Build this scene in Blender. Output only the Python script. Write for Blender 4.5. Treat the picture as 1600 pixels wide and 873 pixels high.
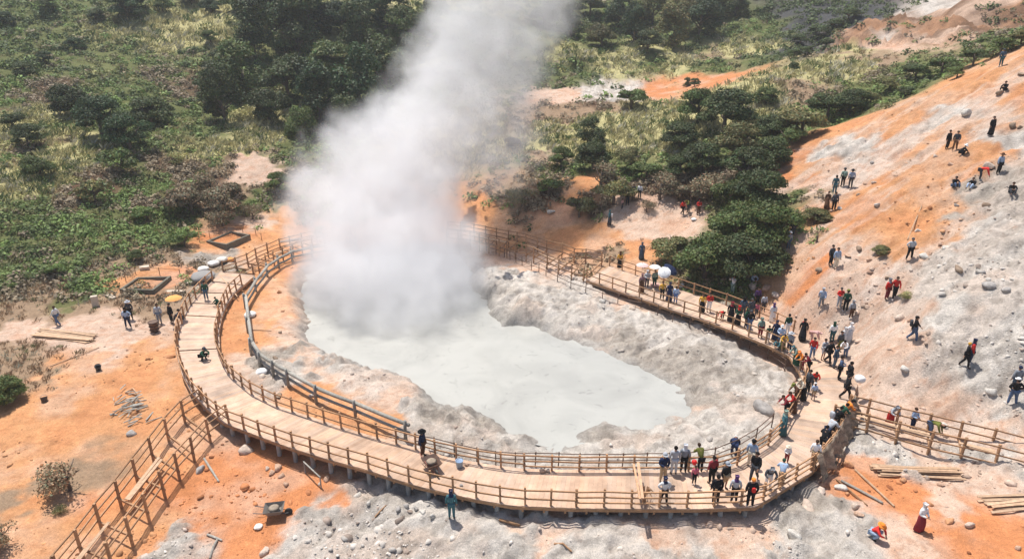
import bpy, math, random
import numpy as np
from mathutils import Vector, Matrix
R = math.radians
random.seed(7); RNG = np.random.default_rng(7)
for o in list(bpy.data.objects): bpy.data.objects.remove(o)
S = bpy.context.scene
COL = S.collection

# ---------------------------------------------------------------- camera
CH, PITCH, F = 22.8, R(22.0), 1067.0
cam = bpy.data.cameras.new('camera'); co = bpy.data.objects.new('camera', cam); COL.objects.link(co)
co.location = (0, 0, CH); co.rotation_euler = (R(90) - PITCH, 0, 0)
cam.sensor_width = 36; cam.lens = 36 * F / 1600; cam.clip_end = 2000; cam.clip_start = .5
S.camera = co
# ---------------------------------------------------------------- light
SUN_EL, SUN_AZ = R(70), R(-38)        # azimuth from +Y, clockwise
w = bpy.data.worlds.new('World'); S.world = w; w.use_nodes = True
nt = w.node_tree; bg = nt.nodes['Background']; sky = nt.nodes.new('ShaderNodeTexSky')
sky.sky_type = 'NISHITA'; sky.sun_disc = False; sky.sun_elevation = SUN_EL; sky.sun_rotation = SUN_AZ
sky.dust_density = 2.5; sky.altitude = 500
nt.links.new(sky.outputs[0], bg.inputs[0]); bg.inputs[1].default_value = .11
sl = bpy.data.lights.new('sun', 'SUN'); sl.energy = 4.6; sl.angle = R(.55); sl.color = (1, .955, .89)
so = bpy.data.objects.new('sun', sl); COL.objects.link(so)
sd = Vector((math.sin(SUN_AZ) * math.cos(SUN_EL), math.cos(SUN_AZ) * math.cos(SUN_EL), math.sin(SUN_EL)))
so.rotation_euler = sd.to_track_quat('Z', 'Y').to_euler(); so.location = sd * 60
S.view_settings.view_transform = 'Standard'; S.view_settings.look = 'None'
S.view_settings.exposure = .33; S.view_settings.gamma = 1
S.render.engine = 'CYCLES'
cy = S.cycles
cy.use_denoising = True; cy.max_bounces = 10; cy.volume_bounces = 8; cy.diffuse_bounces = 3
cy.transparent_max_bounces = 8; cy.volume_step_rate = 2.0; cy.volume_max_steps = 128
cy.use_adaptive_sampling = True; cy.adaptive_threshold = .015

# ---------------------------------------------------------------- helpers
SP, CP = math.sin(PITCH), math.cos(PITCH)
def ray(px, py):
    u, v = (px - 800) / F, (py - 436.5) / F
    return u, CP - v * SP, -(SP + v * CP)          # x, y, z per unit of depth
def P(px, py, z=0.0):
    u, a, b = ray(px, py); Z = (z - CH) / b
    return np.array([u * Z, a * Z, z])
def PZ(px, py, Z):
    u, a, b = ray(px, py); return np.array([u * Z, a * Z, CH + b * Z])
def s2l(c):
    c = np.asarray(c, float) / 255.
    return np.where(c <= .04045, c / 12.92, ((c + .055) / 1.055) ** 2.4)
def rgba(c): return (*[float(x) for x in c], 1.)
def hsh(i, j, s):
    n = (i * 374761393 + j * 668265263 + s * 1274126177) & 0x7fffffff
    n = ((n ^ (n >> 13)) * 1274126177) & 0x7fffffff
    return ((n ^ (n >> 16)) & 0xffff) / 65535.
def vnoise(x, y, s=0):
    xi = np.floor(x).astype(np.int64); yi = np.floor(y).astype(np.int64)
    fx, fy = x - xi, y - yi; fx = fx * fx * (3 - 2 * fx); fy = fy * fy * (3 - 2 * fy)
    a, b, c, d = hsh(xi, yi, s), hsh(xi + 1, yi, s), hsh(xi, yi + 1, s), hsh(xi + 1, yi + 1, s)
    return (a + (b - a) * fx) * (1 - fy) + (c + (d - c) * fx) * fy
def fbm(x, y, o=4, s=0):
    r = 0; a = .5; t = 0
    for k in range(o):
        r = r + a * vnoise(x * 2 ** k + 17.3 * k, y * 2 ** k - 9.1 * k, s + k); t += a; a *= .5
    return r / t
def tag(o, label=None, cat=None, group=None, kind=None):
    for k, v in (('label', label), ('category', cat), ('group', group), ('kind', kind)):
        if v: o[k] = v
    return o
def empty(name, loc, rz=0, label=None, cat=None, group=None):
    o = bpy.data.objects.new(name, None); COL.objects.link(o); o.location = loc; o.rotation_euler = (0, 0, rz)
    o.empty_display_size = .2
    return tag(o, label, cat, group)
def npmesh(name, V, Fq, mats, col=None, smooth=False):
    """V (n,3), Fq (m,k) index array; col (n,3) vertex colours"""
    me = bpy.data.meshes.new(name); V = np.asarray(V, np.float32); Fq = np.asarray(Fq, np.int32); k = Fq.shape[1]
    me.vertices.add(len(V)); me.vertices.foreach_set('co', V.ravel())
    me.loops.add(Fq.size); me.loops.foreach_set('vertex_index', Fq.ravel())
    me.polygons.add(len(Fq)); me.polygons.foreach_set('loop_start', np.arange(len(Fq), dtype=np.int32) * k)
    me.polygons.foreach_set('loop_total', np.full(len(Fq), k, np.int32))
    if smooth: me.polygons.foreach_set('use_smooth', np.ones(len(Fq), bool))
    me.update(calc_edges=True)
    if col is not None:
        a = me.color_attributes.new('tint', 'FLOAT_COLOR', 'POINT')
        a.data.foreach_set('color', np.c_[col, np.ones(len(col))].astype(np.float32).ravel())
    for m in (mats if isinstance(mats, (list, tuple)) else [mats]): me.materials.append(m)
    return me
def link(name, me, parent=None, loc=None, rz=None, color=None):
    o = bpy.data.objects.new(name, me); COL.objects.link(o)
    if parent: o.parent = parent
    if loc is not None: o.location = loc
    if rz is not None: o.rotation_euler = (0, 0, rz)
    if color is not None: o.color = color
    return o
class MB:
    """collects quads/tris in world or local coordinates, one mesh object at the end"""
    def __init__(s): s.v = []; s.f = []; s.c = []; s.n = 0; s.tint = (1, 1, 1)
    def add(s, V, Fs, tint=None):
        V = np.asarray(V, float); s.v.append(V); s.c.append(np.tile(tint or s.tint, (len(V), 1)))
        for f in Fs: s.f.append(tuple(i + s.n for i in f))
        s.n += len(V)
    def beam(s, a, b, w_=.08, h_=.08, up=(0, 0, 1), tint=None, taper=1.):
        a, b = Vector(a), Vector(b); d = b - a
        if d.length < 1e-6: return
        d.normalize(); up = Vector(up)
        if abs(d.dot(up)) > .98: up = Vector((1, 0, 0)) if abs(d.x) < .9 else Vector((0, 1, 0))
        r = d.cross(up).normalized(); u = r.cross(d)
        V = [p + r * sx * w_ / 2 * k + u * sz * h_ / 2 * k for p, k in ((a, 1), (b, taper)) for sx, sz in ((-1, -1), (1, -1), (1, 1), (-1, 1))]
        s.add(V, [(0, 1, 2, 3), (7, 6, 5, 4), (0, 4, 5, 1), (1, 5, 6, 2), (2, 6, 7, 3), (3, 7, 4, 0)], tint)
    def tube(s, pts, r, n=8, tint=None, cap=True):
        pts = [Vector(p) for p in pts]; rs = r if isinstance(r, (list, tuple)) else [r] * len(pts)
        V = []; Fs = []; prev = None
        for i, p in enumerate(pts):
            d = (pts[min(i + 1, len(pts) - 1)] - pts[max(i - 1, 0)]).normalized()
            x = d.orthogonal().normalized() if prev is None else (prev - d * prev.dot(d)).normalized()
            prev = x; y = d.cross(x)
            for k in range(n):
                a = 2 * math.pi * k / n; V.append(p + (x * math.cos(a) + y * math.sin(a)) * rs[i])
        for i in range(len(pts) - 1):
            for k in range(n): Fs.append((i * n + k, i * n + (k + 1) % n, (i + 1) * n + (k + 1) % n, (i + 1) * n + k))
        if cap: Fs.append(tuple(range(n))[::-1]); Fs.append(tuple((len(pts) - 1) * n + k for k in range(n)))
        s.add(V, Fs, tint)
    def lathe(s, prof, c=(0, 0, 0), n=16, tint=None, sx=1, sy=1):
        V = [(c[0] + r * math.cos(2 * math.pi * k / n) * sx, c[1] + r * math.sin(2 * math.pi * k / n) * sy, c[2] + z) for r, z in prof for k in range(n)]
        Fs = [(i * n + k, i * n + (k + 1) % n, (i + 1) * n + (k + 1) % n, (i + 1) * n + k) for i in range(len(prof) - 1) for k in range(n)]
        Fs.append(tuple(range(n))[::-1]); Fs.append(tuple((len(prof) - 1) * n + k for k in range(n)))
        s.add(V, Fs, tint)
    def mesh(s, name, m, smooth=False):
        me = bpy.data.meshes.new(name); V = np.concatenate(s.v); C = np.concatenate(s.c)
        me.from_pydata([tuple(v) for v in V.tolist()], [], s.f)
        a = me.color_attributes.new('tint', 'FLOAT_COLOR', 'POINT')
        a.data.foreach_set('color', np.c_[C, np.ones(len(C))].astype(np.float32).ravel())
        if smooth: me.polygons.foreach_set('use_smooth', np.ones(len(me.polygons), bool))
        me.materials.append(m); return me
    def build(s, name, m, parent=None, smooth=False):
        me = s.mesh(name, m, smooth)
        if parent is not None and parent.location.length > 0:
            me.transform(Matrix.Rotation(-parent.rotation_euler.z, 4, 'Z') @ Matrix.Translation(-Vector(parent.location)))
        return link(name, me, parent)
# ---------------------------------------------------------------- materials
def mat(name, base=(.5, .5, .5), rough=.85, attr=None, objcol=False, nscale=6, namt=.25, bump=.3, bscale=30, bdist=.02, rnd=0, spec=.3, trans=0, metal=0, coords='Object', stretch=None):
    m = bpy.data.materials.new(name); m.use_nodes = True; t = m.node_tree; N = t.nodes; L = t.links
    b = N['Principled BSDF']; b.inputs['Roughness'].default_value = rough; b.inputs['Specular IOR Level'].default_value = spec
    b.inputs['Metallic'].default_value = metal
    tc = N.new('ShaderNodeTexCoord'); geo = N.new('ShaderNodeNewGeometry')
    pos = tc.outputs['Object'] if coords == 'Object' else geo.outputs['Position']
    if stretch:
        mp = N.new('ShaderNodeMapping'); mp.inputs['Scale'].default_value = stretch; L.new(pos, mp.inputs[0]); pos = mp.outputs[0]
    nz = N.new('ShaderNodeTexNoise'); nz.inputs['Scale'].default_value = nscale; nz.inputs['Detail'].default_value = 6; nz.inputs['Roughness'].default_value = .62
    L.new(pos, nz.inputs['Vector'])
    mr = N.new('ShaderNodeMapRange'); mr.inputs[1].default_value = .3; mr.inputs[2].default_value = .7
    mr.inputs[3].default_value = 1 - namt; mr.inputs[4].default_value = 1 + namt; L.new(nz.outputs[0], mr.inputs[0])
    col = N.new('ShaderNodeRGB'); col.outputs[0].default_value = rgba(base); src = col.outputs[0]
    def mul(a, bb):
        v = N.new('ShaderNodeVectorMath'); v.operation = 'MULTIPLY'; L.new(a, v.inputs[0]); L.new(bb, v.inputs[1]); return v.outputs[0]
    if attr:
        at = N.new('ShaderNodeAttribute'); at.attribute_name = attr; src = mul(src, at.outputs['Color'])
    if objcol:
        oi = N.new('ShaderNodeObjectInfo'); src = mul(src, oi.outputs['Color'])
    if rnd:
        oi2 = N.new('ShaderNodeObjectInfo'); r2 = N.new('ShaderNodeMapRange'); r2.inputs[3].default_value = 1 - rnd; r2.inputs[4].default_value = 1 + rnd
        L.new(oi2.outputs['Random'], r2.inputs[0]); src = mul(src, r2.outputs[0])
    src = mul(src, mr.outputs[0]); L.new(src, b.inputs['Base Color'])
    if bump:
        n2 = N.new('ShaderNodeTexNoise'); n2.inputs['Scale'].default_value = bscale; n2.inputs['Detail'].default_value = 5
        L.new(pos, n2.inputs['Vector'])
        bp = N.new('ShaderNodeBump'); bp.inputs['Strength'].default_value = bump; bp.inputs['Distance'].default_value = bdist
        L.new(n2.outputs[0], bp.inputs['Height']); L.new(bp.outputs[0], b.inputs['Normal'])
    if trans:
        tr = N.new('ShaderNodeBsdfTranslucent'); L.new(src, tr.inputs[0]); mx = N.new('ShaderNodeMixShader'); mx.inputs[0].default_value = trans
        L.new(b.outputs[0], mx.inputs[1]); L.new(tr.outputs[0], mx.inputs[2]); L.new(mx.outputs[0], N['Material Output'].inputs[0])
    return m
M = {}
M['plank'] = mat('plank_wood', (.51, .365, .27), attr='tint', nscale=.9, namt=.26, bump=.25, bscale=9, coords='W', stretch=None)
M['wood'] = mat('sawn_wood', (.37, .215, .118), attr='tint', nscale=7, namt=.25, bump=.3, bscale=25, rnd=.18)
M['lumber'] = mat('stacked_lumber', (.46, .31, .2), attr='tint', nscale=5, namt=.25, bump=.3, rnd=.1)
M['grey_wood'] = mat('weathered_wood', (.30, .285, .25), attr='tint', nscale=6, namt=.3, bump=.4, bscale=20, rnd=.15)
M['pipe'] = mat('rusty_pipe', (.14, .09, .065), attr='tint', nscale=8, namt=.35, rough=.6, bump=.1)
M['concrete'] = mat('pile_concrete', (.34, .33, .31), attr='tint', nscale=5, namt=.25, bump=.3, rnd=.1)
M['rock'] = mat('boulder_rock', (.9, .9, .9), objcol=True, attr='tint', nscale=3, namt=.3, bump=.7, bscale=9, bdist=.06)
M['pebble'] = mat('loose_stones', (1, 1, 1), attr='tint', nscale=4, namt=.3, bump=.4, bscale=14, bdist=.03)
M['leaf'] = mat('tree_leaves', (1, 1, 1), attr='tint', objcol=True, nscale=3, namt=.25, bump=0, rough=.6, trans=.22)
M['leafstuff'] = mat('scrub_leaves', (1, 1, 1), attr='tint', nscale=3, namt=.2, bump=0, rough=.65, trans=.22)
M['bark'] = mat('bark', (.13, .1, .08), nscale=8, namt=.3, bump=.4)
M['cloth'] = mat('cloth', (1, 1, 1), objcol=True, nscale=14, namt=.12, bump=.15, rough=.95, spec=.1)
M['skin'] = mat('skin', (.36, .2, .13), objcol=True, nscale=10, namt=.06, bump=0, rough=.6)
M['paint'] = mat('painted_metal', (1, 1, 1), objcol=True, nscale=8, namt=.15, bump=.1, rough=.5)
M['burlap'] = mat('burlap', (.34, .26, .19), attr='tint', nscale=12, namt=.4, bump=.8, bscale=22, bdist=.05)
# ================================================================ GROUND
PAIRS = [((345,424),(398,430)),((331,440),(380,446)),((312,458),(366,458)),((298,474),(354,476)),((287,493),(346,496)),((278,520),(342,520)),
 ((275,549),(343,545)),((285,585),(352,572)),((299,612),(368,592)),((323,638),(392,612)),((350,660),(425,630)),((400,679),(468,645)),((452,698),(520,662)),
 ((503,714),(572,678)),((572,733),(634,695)),((658,760),(700,714)),((744,779),(775,727)),((800,789),(820,732)),((900,793),(908,734)),((1000,794),(1000,734)),
 ((1090,794),(1075,734)),((1180,791),(1135,734)),((1269,736),(1201,692)),((1300,700),(1215,678)),((1327,640),(1240,634)),((1340,600),(1256,597)),
 ((1310,556),(1249,580)),((1275,535),(1234,556)),((1240,519),(1200,539)),((1200,501),(1144,516)),((1134,476),(1092,497)),((1077,457),(1040,480)),((987,427),(960,452)),((953,415),(916,437))]
DO = np.array([P(*a)[:2] for a, b in PAIRS]); DI = np.array([P(*b)[:2] for a, b in PAIRS])
POND_PX = [(468,450),(480,428),(500,418),(540,408),(600,398),(660,392),(715,398),(742,420),(738,452),(765,482),(790,510),(830,512),(856,524),(900,540),(955,560),(1010,585),(1050,615),(1058,640),(1030,660),(980,668),(945,655),(905,668),(875,692),(850,694),(832,678),(800,672),(770,655),(740,642),(700,642),(660,612),(610,587),(560,576),(520,562),(490,545),(475,520),(482,500),(468,480)]
PZW = -1.7
POND = np.array([P(x, y, PZW)[:2] for x, y in POND_PX])
# control points: (px, py, z) or (px, py, Z) as depth along the lens axis
cz = [(0,873,-1.4),(200,873,-1.5),(450,873,-1.6),(800,873,-1.2),(1100,873,-1.2),(1300,873,-.9),(1500,873,-.3),(1600,873,.2),(100,750,-1.2),(300,720,-1.1),(200,620,-.7),
 (60,620,-.6),(0,700,-.9),(450,780,-1.35),(600,800,-1.15),(750,815,-.9),(950,815,-.65),(1100,815,-.65),(1200,810,-.8),(1300,740,-.7),(1350,700,-.5),(1450,740,-.6),(1550,790,-.3),(1600,745,.0),
 (260,540,-.45),(240,470,-.3),(300,440,-.2),(200,510,-.2),(100,515,-.2),(0,520,-.2),(340,400,-.2),(420,380,-.3),(480,360,-.3),(560,350,-.2),(650,345,-.2),(740,350,-.2),(820,365,-.3),(900,385,-.2),
 (400,440,-.5),(390,520,-.5),(430,480,-.6),(440,420,-.5),(420,600,-.6),(500,620,-.7),(600,670,-.8),(700,690,-.9),(850,722,-1.0),(1000,715,-.8),(1120,700,-.8),(1190,650,-.7),(1215,600,-.9),
 (1180,570,-.9),(1100,530,-.8),(1000,490,-.7),(920,460,-.6),(840,430,-.4),(770,405,-.5),(700,385,-.6),(600,385,-.5),(520,395,-.5),(480,410,-.5),
 (930,655,-1.0),(790,665,-1.1),(800,450,-.3),(830,480,-.4),(960,520,-.9),(1080,575,-.9),(1120,630,-1.0),
 (1245,505,-.05),(1200,480,-.05),(1140,455,0),(1080,440,0),(1000,410,0),(960,395,0),(1350,600,.1),(1300,530,0),(1340,560,.3),(1345,625,-.2),(1480,680,-.3),(1400,650,-.2),(1560,700,.1),(1600,690,.6),
 (940,350,1.2),(860,340,1.0),(780,340,.6),(1000,385,.6),(1040,360,1.5),(0,440,.4),(200,400,.8),(100,350,2.6),(0,300,4.5),(200,300,3.8),(300,330,1.9),(420,330,1.0),(460,340,.6),(0,560,-.4)]
cZ = [(1300,190,82),(1400,130,85),(1500,90,88),(1600,45,90),(1200,130,92),(1200,200,82),(1100,170,95),(1000,190,95),(900,230,92),(1000,250,84),(900,270,82),(850,300,78),(1000,300,74),(1100,300,72),
 (750,320,78),(900,150,108),(1000,150,110),(1100,125,112),(1330,80,105),(900,60,140),(900,0,165),(1100,60,135),(1100,0,160),(1250,30,140),(1300,0,150),(1400,40,125),(1450,0,130),(1600,0,118),(1550,50,112),
 (0,200,84),(200,200,90),(400,230,88),(550,210,98),(0,100,105),(200,100,112),(400,100,115),(600,100,118),(0,30,125),(300,30,130),(500,0,145),(700,60,135),(700,0,150),(0,0,140),(700,200,100),(700,270,86),
 (0,-100,190),(400,-100,190),(800,-100,200),(1200,-100,195),(1600,-100,165),(-200,300,70),(-200,100,105),(-200,0,140),(1750,60,92),(1750,0,115)]
C3 = [P(*c) for c in cz] + [PZ(*c) for c in cZ]
for gx in (20, 24, 28, 33, 38, 44, 50, 58):
    for gy in (33, 40, 48, 56, 64, 70):
        if gx < 27 and gy < 36: continue
        tt = .8 * (gx - 20) + (gy - 40) * (.75 if gy < 40 else .25)
        if gx < 23 and gy > 38: continue
        C3.append(np.array([gx, gy, .57 * math.log1p(math.exp(tt)) if tt < 30 else .57 * tt]))
C3 += [np.array(c, float) for c in ((-60, 8, -1.6), (0, 5, -1.6), (60, 8, 2), (-75, 30, -1), (75, 30, 20), (90, 60, 36), (-110, 60, 3))]
C3 = np.array(C3)
def tps_fit(C, lam=.02):
    n = len(C); X = C[:, :2] / 50.; d = np.linalg.norm(X[:, None] - X[None], axis=2)
    K = np.where(d > 0, d ** 2 * np.log(d + 1e-12), 0) + np.eye(n) * lam * .02
    Pm = np.c_[np.ones(n), X]; A = np.block([[K, Pm], [Pm.T, np.zeros((3, 3))]])
    return X, np.linalg.solve(A, np.r_[C[:, 2], 0, 0, 0])
TX, TW = tps_fit(C3)
def tps(x, y):
    sh = x.shape; q = np.c_[x.ravel(), y.ravel()] / 50.; out = np.empty(len(q))
    for a in range(0, len(q), 20000):
        b = q[a:a + 20000]; d2 = ((b[:, None] - TX[None]) ** 2).sum(2)
        out[a:a + 20000] = (.5 * d2 * np.log(d2 + 1e-12)) @ TW[:-3] + TW[-3] + b @ TW[-2:]
    return out.reshape(sh)
def polydist(x, y, Q, closed=True):
    """signed distance, negative inside"""
    sh = x.shape; p = np.c_[x.ravel(), y.ravel()]; best = np.full(len(p), 1e9); ins = np.zeros(len(p), bool)
    n = len(Q)
    for i in range(n if closed else n - 1):
        a, b = Q[i], Q[(i + 1) % n]; ab = b - a; t = np.clip(((p - a) @ ab) / (ab @ ab + 1e-12), 0, 1)
        d = np.linalg.norm(p - a - t[:, None] * ab, axis=1); best = np.minimum(best, d)
        if closed:
            c = ((a[1] > p[:, 1]) != (b[1] > p[:, 1])) & (p[:, 0] < (b[0] - a[0]) * (p[:, 1] - a[1]) / (b[1] - a[1] + 1e-12) + a[0]); ins ^= c
    return np.where(ins, -best, best).reshape(sh)
def lines(segs): return np.concatenate([np.arange(a, b, s) for a, b, s in segs])
GX = lines([(-260, -100, 6), (-100, -45, .8), (-45, 40, .2), (40, 75, .45), (75, 150, 3), (150, 300.1, 10)])
GY = lines([(-20, 12, 2), (12, 75, .2), (75, 110, .4), (110, 180, .8), (180, 320.1, 5)])
X, Y = np.meshgrid(GX, GY)
T0 = tps(X, Y)
DECK = np.vstack([DO, DI[::-1]])
near = (np.abs(X) < 32) & (Y > 20) & (Y < 78)
dpond = np.full(X.shape, 50.); dpond[near] = polydist(X[near], Y[near], POND)
ddeck = np.full(X.shape, 50.); ddeck[near] = polydist(X[near], Y[near], DECK)
def sst(a, b, x): t = np.clip((x - a) / (b - a), 0, 1); return t * t * (3 - 2 * t)
# --- colour / class control points ---------------------------------------
CLS = dict(O=(240,176,124), R=(234,156,104), P=(240,208,184), W=(250,240,228), K=(214,202,188), D=(182,154,126), G=(118,124,76), Y=(212,202,146), B=(118,92,72), C=(196,150,116), S=(92,92,92))
SPOTS = dict(
 O="60,710 160,850 40,870 20,640 260,820 180,800 60,660 150,620 200,560 120,610 230,570 30,760 250,610 100,570 420,430 400,480 440,410 380,530 410,510 450,460 480,610 530,640 590,660 780,350 860,360 900,372 960,380 1000,400 740,330 930,365 900,290 760,365 560,380 650,370 500,400 440,330 460,350 350,378 200,432 410,380 1250,270 1300,212 1400,190 1500,140 1580,110 1560,230 1450,285 1400,305 1420,340 1300,360 1230,440 1350,330 1560,160 1500,215 1450,370 1480,340 1400,385 280,680 130,680 60,800 120,820 230,640",
 R="400,830 470,790 380,745 340,800 300,750 440,745 270,435 880,340 1280,425 1400,770 1350,740 1440,790 1560,820 1590,860 1310,725 1480,850 1060,131 1105,127 1240,265 355,368 180,790 290,790",
 P="985,322 1000,318 1380,470 1420,545 1400,620 1500,705 1540,665 1250,480 1300,600 1440,570 1420,590 1430,480 1370,540 1350,640 1450,660 940,560 1040,620 180,540 860,812 1000,812 1180,830 1120,835 1490,745 1480,800 1420,850 1540,745 440,505 450,535 370,570 500,580 560,600 600,620 480,560 760,400 1000,470 1040,310 1000,340 1060,355 400,345 380,245 410,265 30,515 100,510 160,505 220,520 1240,292 1420,212 1540,168 1380,262 1330,292 1340,400 1350,450 1400,420 1300,470 1380,500 1400,560 1360,560 1450,600 1480,650 1580,690 1340,640 880,142 1400,75 1240,560 1280,600 1260,660 830,425 1430,690 980,620",
 W="1050,690 1100,680 985,672 1080,660 1140,600 640,645 560,600 510,570 460,580 1000,650 1150,650 1200,620 250,860 480,850 560,790 620,850 700,860 640,800 800,850 900,840 1000,850 1100,862 740,830 540,830 1200,862 1300,862 1250,810 1320,830 1340,690 1550,735 1400,712 720,670 800,692 760,680 940,690 880,705 1000,690 1190,640 1100,515 1020,500 950,490 880,470 820,440 900,505 1200,600 1160,560 1300,250 1350,230 1480,190 1590,220 1580,350 1560,400 1500,430 1470,470 1500,490 1560,480 1590,550 1530,560 1470,540 1580,600 1460,515 930,145 970,140 1470,8 1380,70 780,430 1590,640 1030,520 920,680",
 K="1020,560 1070,575 1110,590 1130,560 980,520 1000,600 440,550 680,650 1240,780 1100,560 1050,545 1150,585 1000,540 790,490 330,440 1060,600 760,665 930,660 1200,745 330,405 1560,320 1590,300 430,560",
 D="30,560 60,580 20,490 120,480 200,470 250,470 60,460 300,430 230,400 180,415 0,545 100,740 880,170 900,185 1130,80 1360,95 1320,90 950,180 1240,135 390,300 270,400 800,300 840,190 100,750 0,800 960,395 450,300 860,240",
 B="60,230 280,260 340,290 120,290 1100,280 1030,285 960,300 930,165 350,250 90,150 300,130 850,290 1080,300 200,330 490,310 455,262",
 Y="880,228 920,220 970,207 1020,197 1070,187 1120,152 1170,142 1220,127 1270,112 1320,92 1340,82 985,190 1035,175 840,225 300,45 350,60 270,35 340,30 310,25 240,60 200,50 90,210 60,180 110,240 40,300 330,250 360,230 620,40 505,75 540,85 700,20 730,10 1000,75 960,95 1060,100 1180,60 900,95 1250,115 1300,100 1200,140 1150,155 1000,200 950,215 900,230 1050,180 860,215 930,205 1100,160 440,195 400,200 80,230 100,260 30,290 1160,75 730,210 650,230",
 G="0,60 60,60 130,70 200,80 260,90 20,120 160,130 230,150 0,180 120,190 200,210 260,210 330,210 300,180 150,250 220,290 20,330 80,330 150,350 240,340 40,380 100,400 200,370 290,370 0,440 50,430 120,450 400,120 450,60 500,120 550,60 600,120 400,30 480,200 560,190 470,230 520,240 620,60 640,150 700,40 760,60 800,100 900,110 1000,90 1100,95 1200,85 950,60 1050,30 900,20 1150,40 1200,40 1300,172 1400,125 1450,112 1500,92 1560,72 1250,200 1360,150 1590,55 1100,250 1150,300 950,260 1150,380 1000,260 1150,230 1120,400 1080,400 1200,330 880,260 1170,420 870,120 100,20 200,30 30,20 850,60 250,380 470,270 500,285 520,260 455,240 440,305 410,300",
 S="1250,60 1290,50 1250,82 1330,20 1280,25 1230,75",
 C="1400,50 1450,30 1500,40 1550,20 1590,30 1350,55 1480,65 1440,70 1520,55 1340,75")
def bil(A, x, y):
    x = np.asarray(x, float); y = np.asarray(y, float)
    i = np.clip(np.searchsorted(GX, x) - 1, 0, len(GX) - 2); j = np.clip(np.searchsorted(GY, y) - 1, 0, len(GY) - 2)
    fx = (x - GX[i]) / (GX[i + 1] - GX[i]); fy = (y - GY[j]) / (GY[j + 1] - GY[j])
    return (A[j, i] * (1 - fx) + A[j, i + 1] * fx) * (1 - fy) + (A[j + 1, i] * (1 - fx) + A[j + 1, i + 1] * fx) * fy
def hit(px, py, A=None):
    A = T0 if A is None else A
    px = np.atleast_1d(np.asarray(px, float)); py = np.atleast_1d(np.asarray(py, float))
    u, a, b = (px - 800) / F, CP - (py - 436.5) / F * SP, -(SP + (py - 436.5) / F * CP)
    Z = np.full(len(px), 18.); done = np.zeros(len(px), bool); lo = Z.copy()
    while True:
        live = ~done & (Z < 260)
        if not live.any(): break
        h = bil(A, u * Z, a * Z); under = (CH + b * Z) < h
        done |= under & live; lo = np.where(~done, Z, lo); Z = np.where(~done, Z + .8, Z)
    hi = lo + .8
    for _ in range(14):
        m_ = (lo + hi) / 2; und = (CH + b * m_) < bil(A, u * m_, a * m_); hi = np.where(und, m_, hi); lo = np.where(und, lo, m_)
    return np.c_[u * hi, a * hi, bil(A, u * hi, a * hi)], hi
SC, SCOL, SPX = [], [], []
for k, s in SPOTS.items():
    for q in s.split(): a, b = q.split(','); SPX.append((float(a), float(b))); SC.append(k)
SPX = np.array(SPX); SW, SZ = hit(SPX[:, 0], SPX[:, 1]); SXY = SW[:, :2]
KEYS = list(CLS); SIDX = np.array([KEYS.index(k) for k in SC]); LIN = np.array([s2l(CLS[k]) for k in KEYS]) / 1.62
def classes(x, y):
    """weights of every ground class at world positions"""
    sh = x.shape; x = x.ravel(); y = y.ravel(); r = np.hypot(x, y) + 1
    wx = x + r * .035 * (fbm(x * .22, y * .22, 4, 5) - .5) * 2 + (fbm(x * .9, y * .9, 6, 8) - .5) * 3.6
    wy = y + r * .05 * (fbm(x * .22 + 40, y * .22, 4, 6) - .5) * 2 + (fbm(x * .9 + 9, y * .9, 6, 9) - .5) * 3.6
    out = np.zeros((len(x), len(KEYS)))
    for a in range(0, len(x), 20000):
        sl_ = slice(a, a + 20000)
        d2 = ((wx[sl_, None] - SXY[None, :, 0]) ** 2 + (wy[sl_, None] - SXY[None, :, 1]) ** 2 * .55)
        d2 = d2 / (SZ[None] / 50.) ** 3
        w_ = 1. / (d2 + .06) ** 2.8
        for k in range(len(KEYS)): out[sl_, k] = w_[:, SIDX == k].sum(1)
    out /= out.sum(1, keepdims=True)
    return out.reshape(*sh, len(KEYS))
CW = classes(X, Y)
def cw(*ks): return sum(CW[..., KEYS.index(k)] for k in ks)
veg = cw('G', 'Y', 'B', 'S'); rocky = cw('W', 'K'); far = sst(95, 140, Y)
# --- relief ----------------------------------------------------------------
Z_ = T0.copy()
ridge = 1 - np.abs(fbm(X * .55, Y * .55, 5, 21) * 2 - 1) * 2
fine = fbm(X * 1.9, Y * 1.9, 4, 31) - .5
slope_m = sst(20, 27, X) * sst(28, 36, Y) * (1 - sst(68, 74, Y))
gul = (fbm((X * .8 + Y * .3) * .22, (Y * .8 - X * .3) * .9, 5, 41) - .5)
crag = 1 - np.abs(fbm(X * 1.2 + 30, Y * 1.2, 4, 27) * 2 - 1) * 2
Z_ += rocky * (1 - .65 * slope_m) * (.36 * (ridge - .35) + .3 * (crag - .4) + .42 * fine) + (1 - rocky) * (.1 * fine + .18 * (fbm(X * .3, Y * .3, 3, 51) - .5))
Z_ += slope_m * (gul * .8 + .25 * (ridge - .4) + .2 * fine)
Z_ += veg * ((fbm(X * .16, Y * .16, 4, 61) - .5) * 1.8 + (fbm(X * .6, Y * .6, 3, 62) - .5) * .6) * sst(5, 30, ddeck) 
Z_ += far * (fbm(X * .05, Y * .05, 4, 71) - .5) * 7
cl = cw('C'); Z_ += cl * ((fbm(X * .16, Y * .1, 5, 81) - .5) * 6 + (.5 - np.abs(fbm(X * .22, Y * .16, 5, 83) * 2 - 1)) * 3.2 + fine * 1.2)
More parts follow.
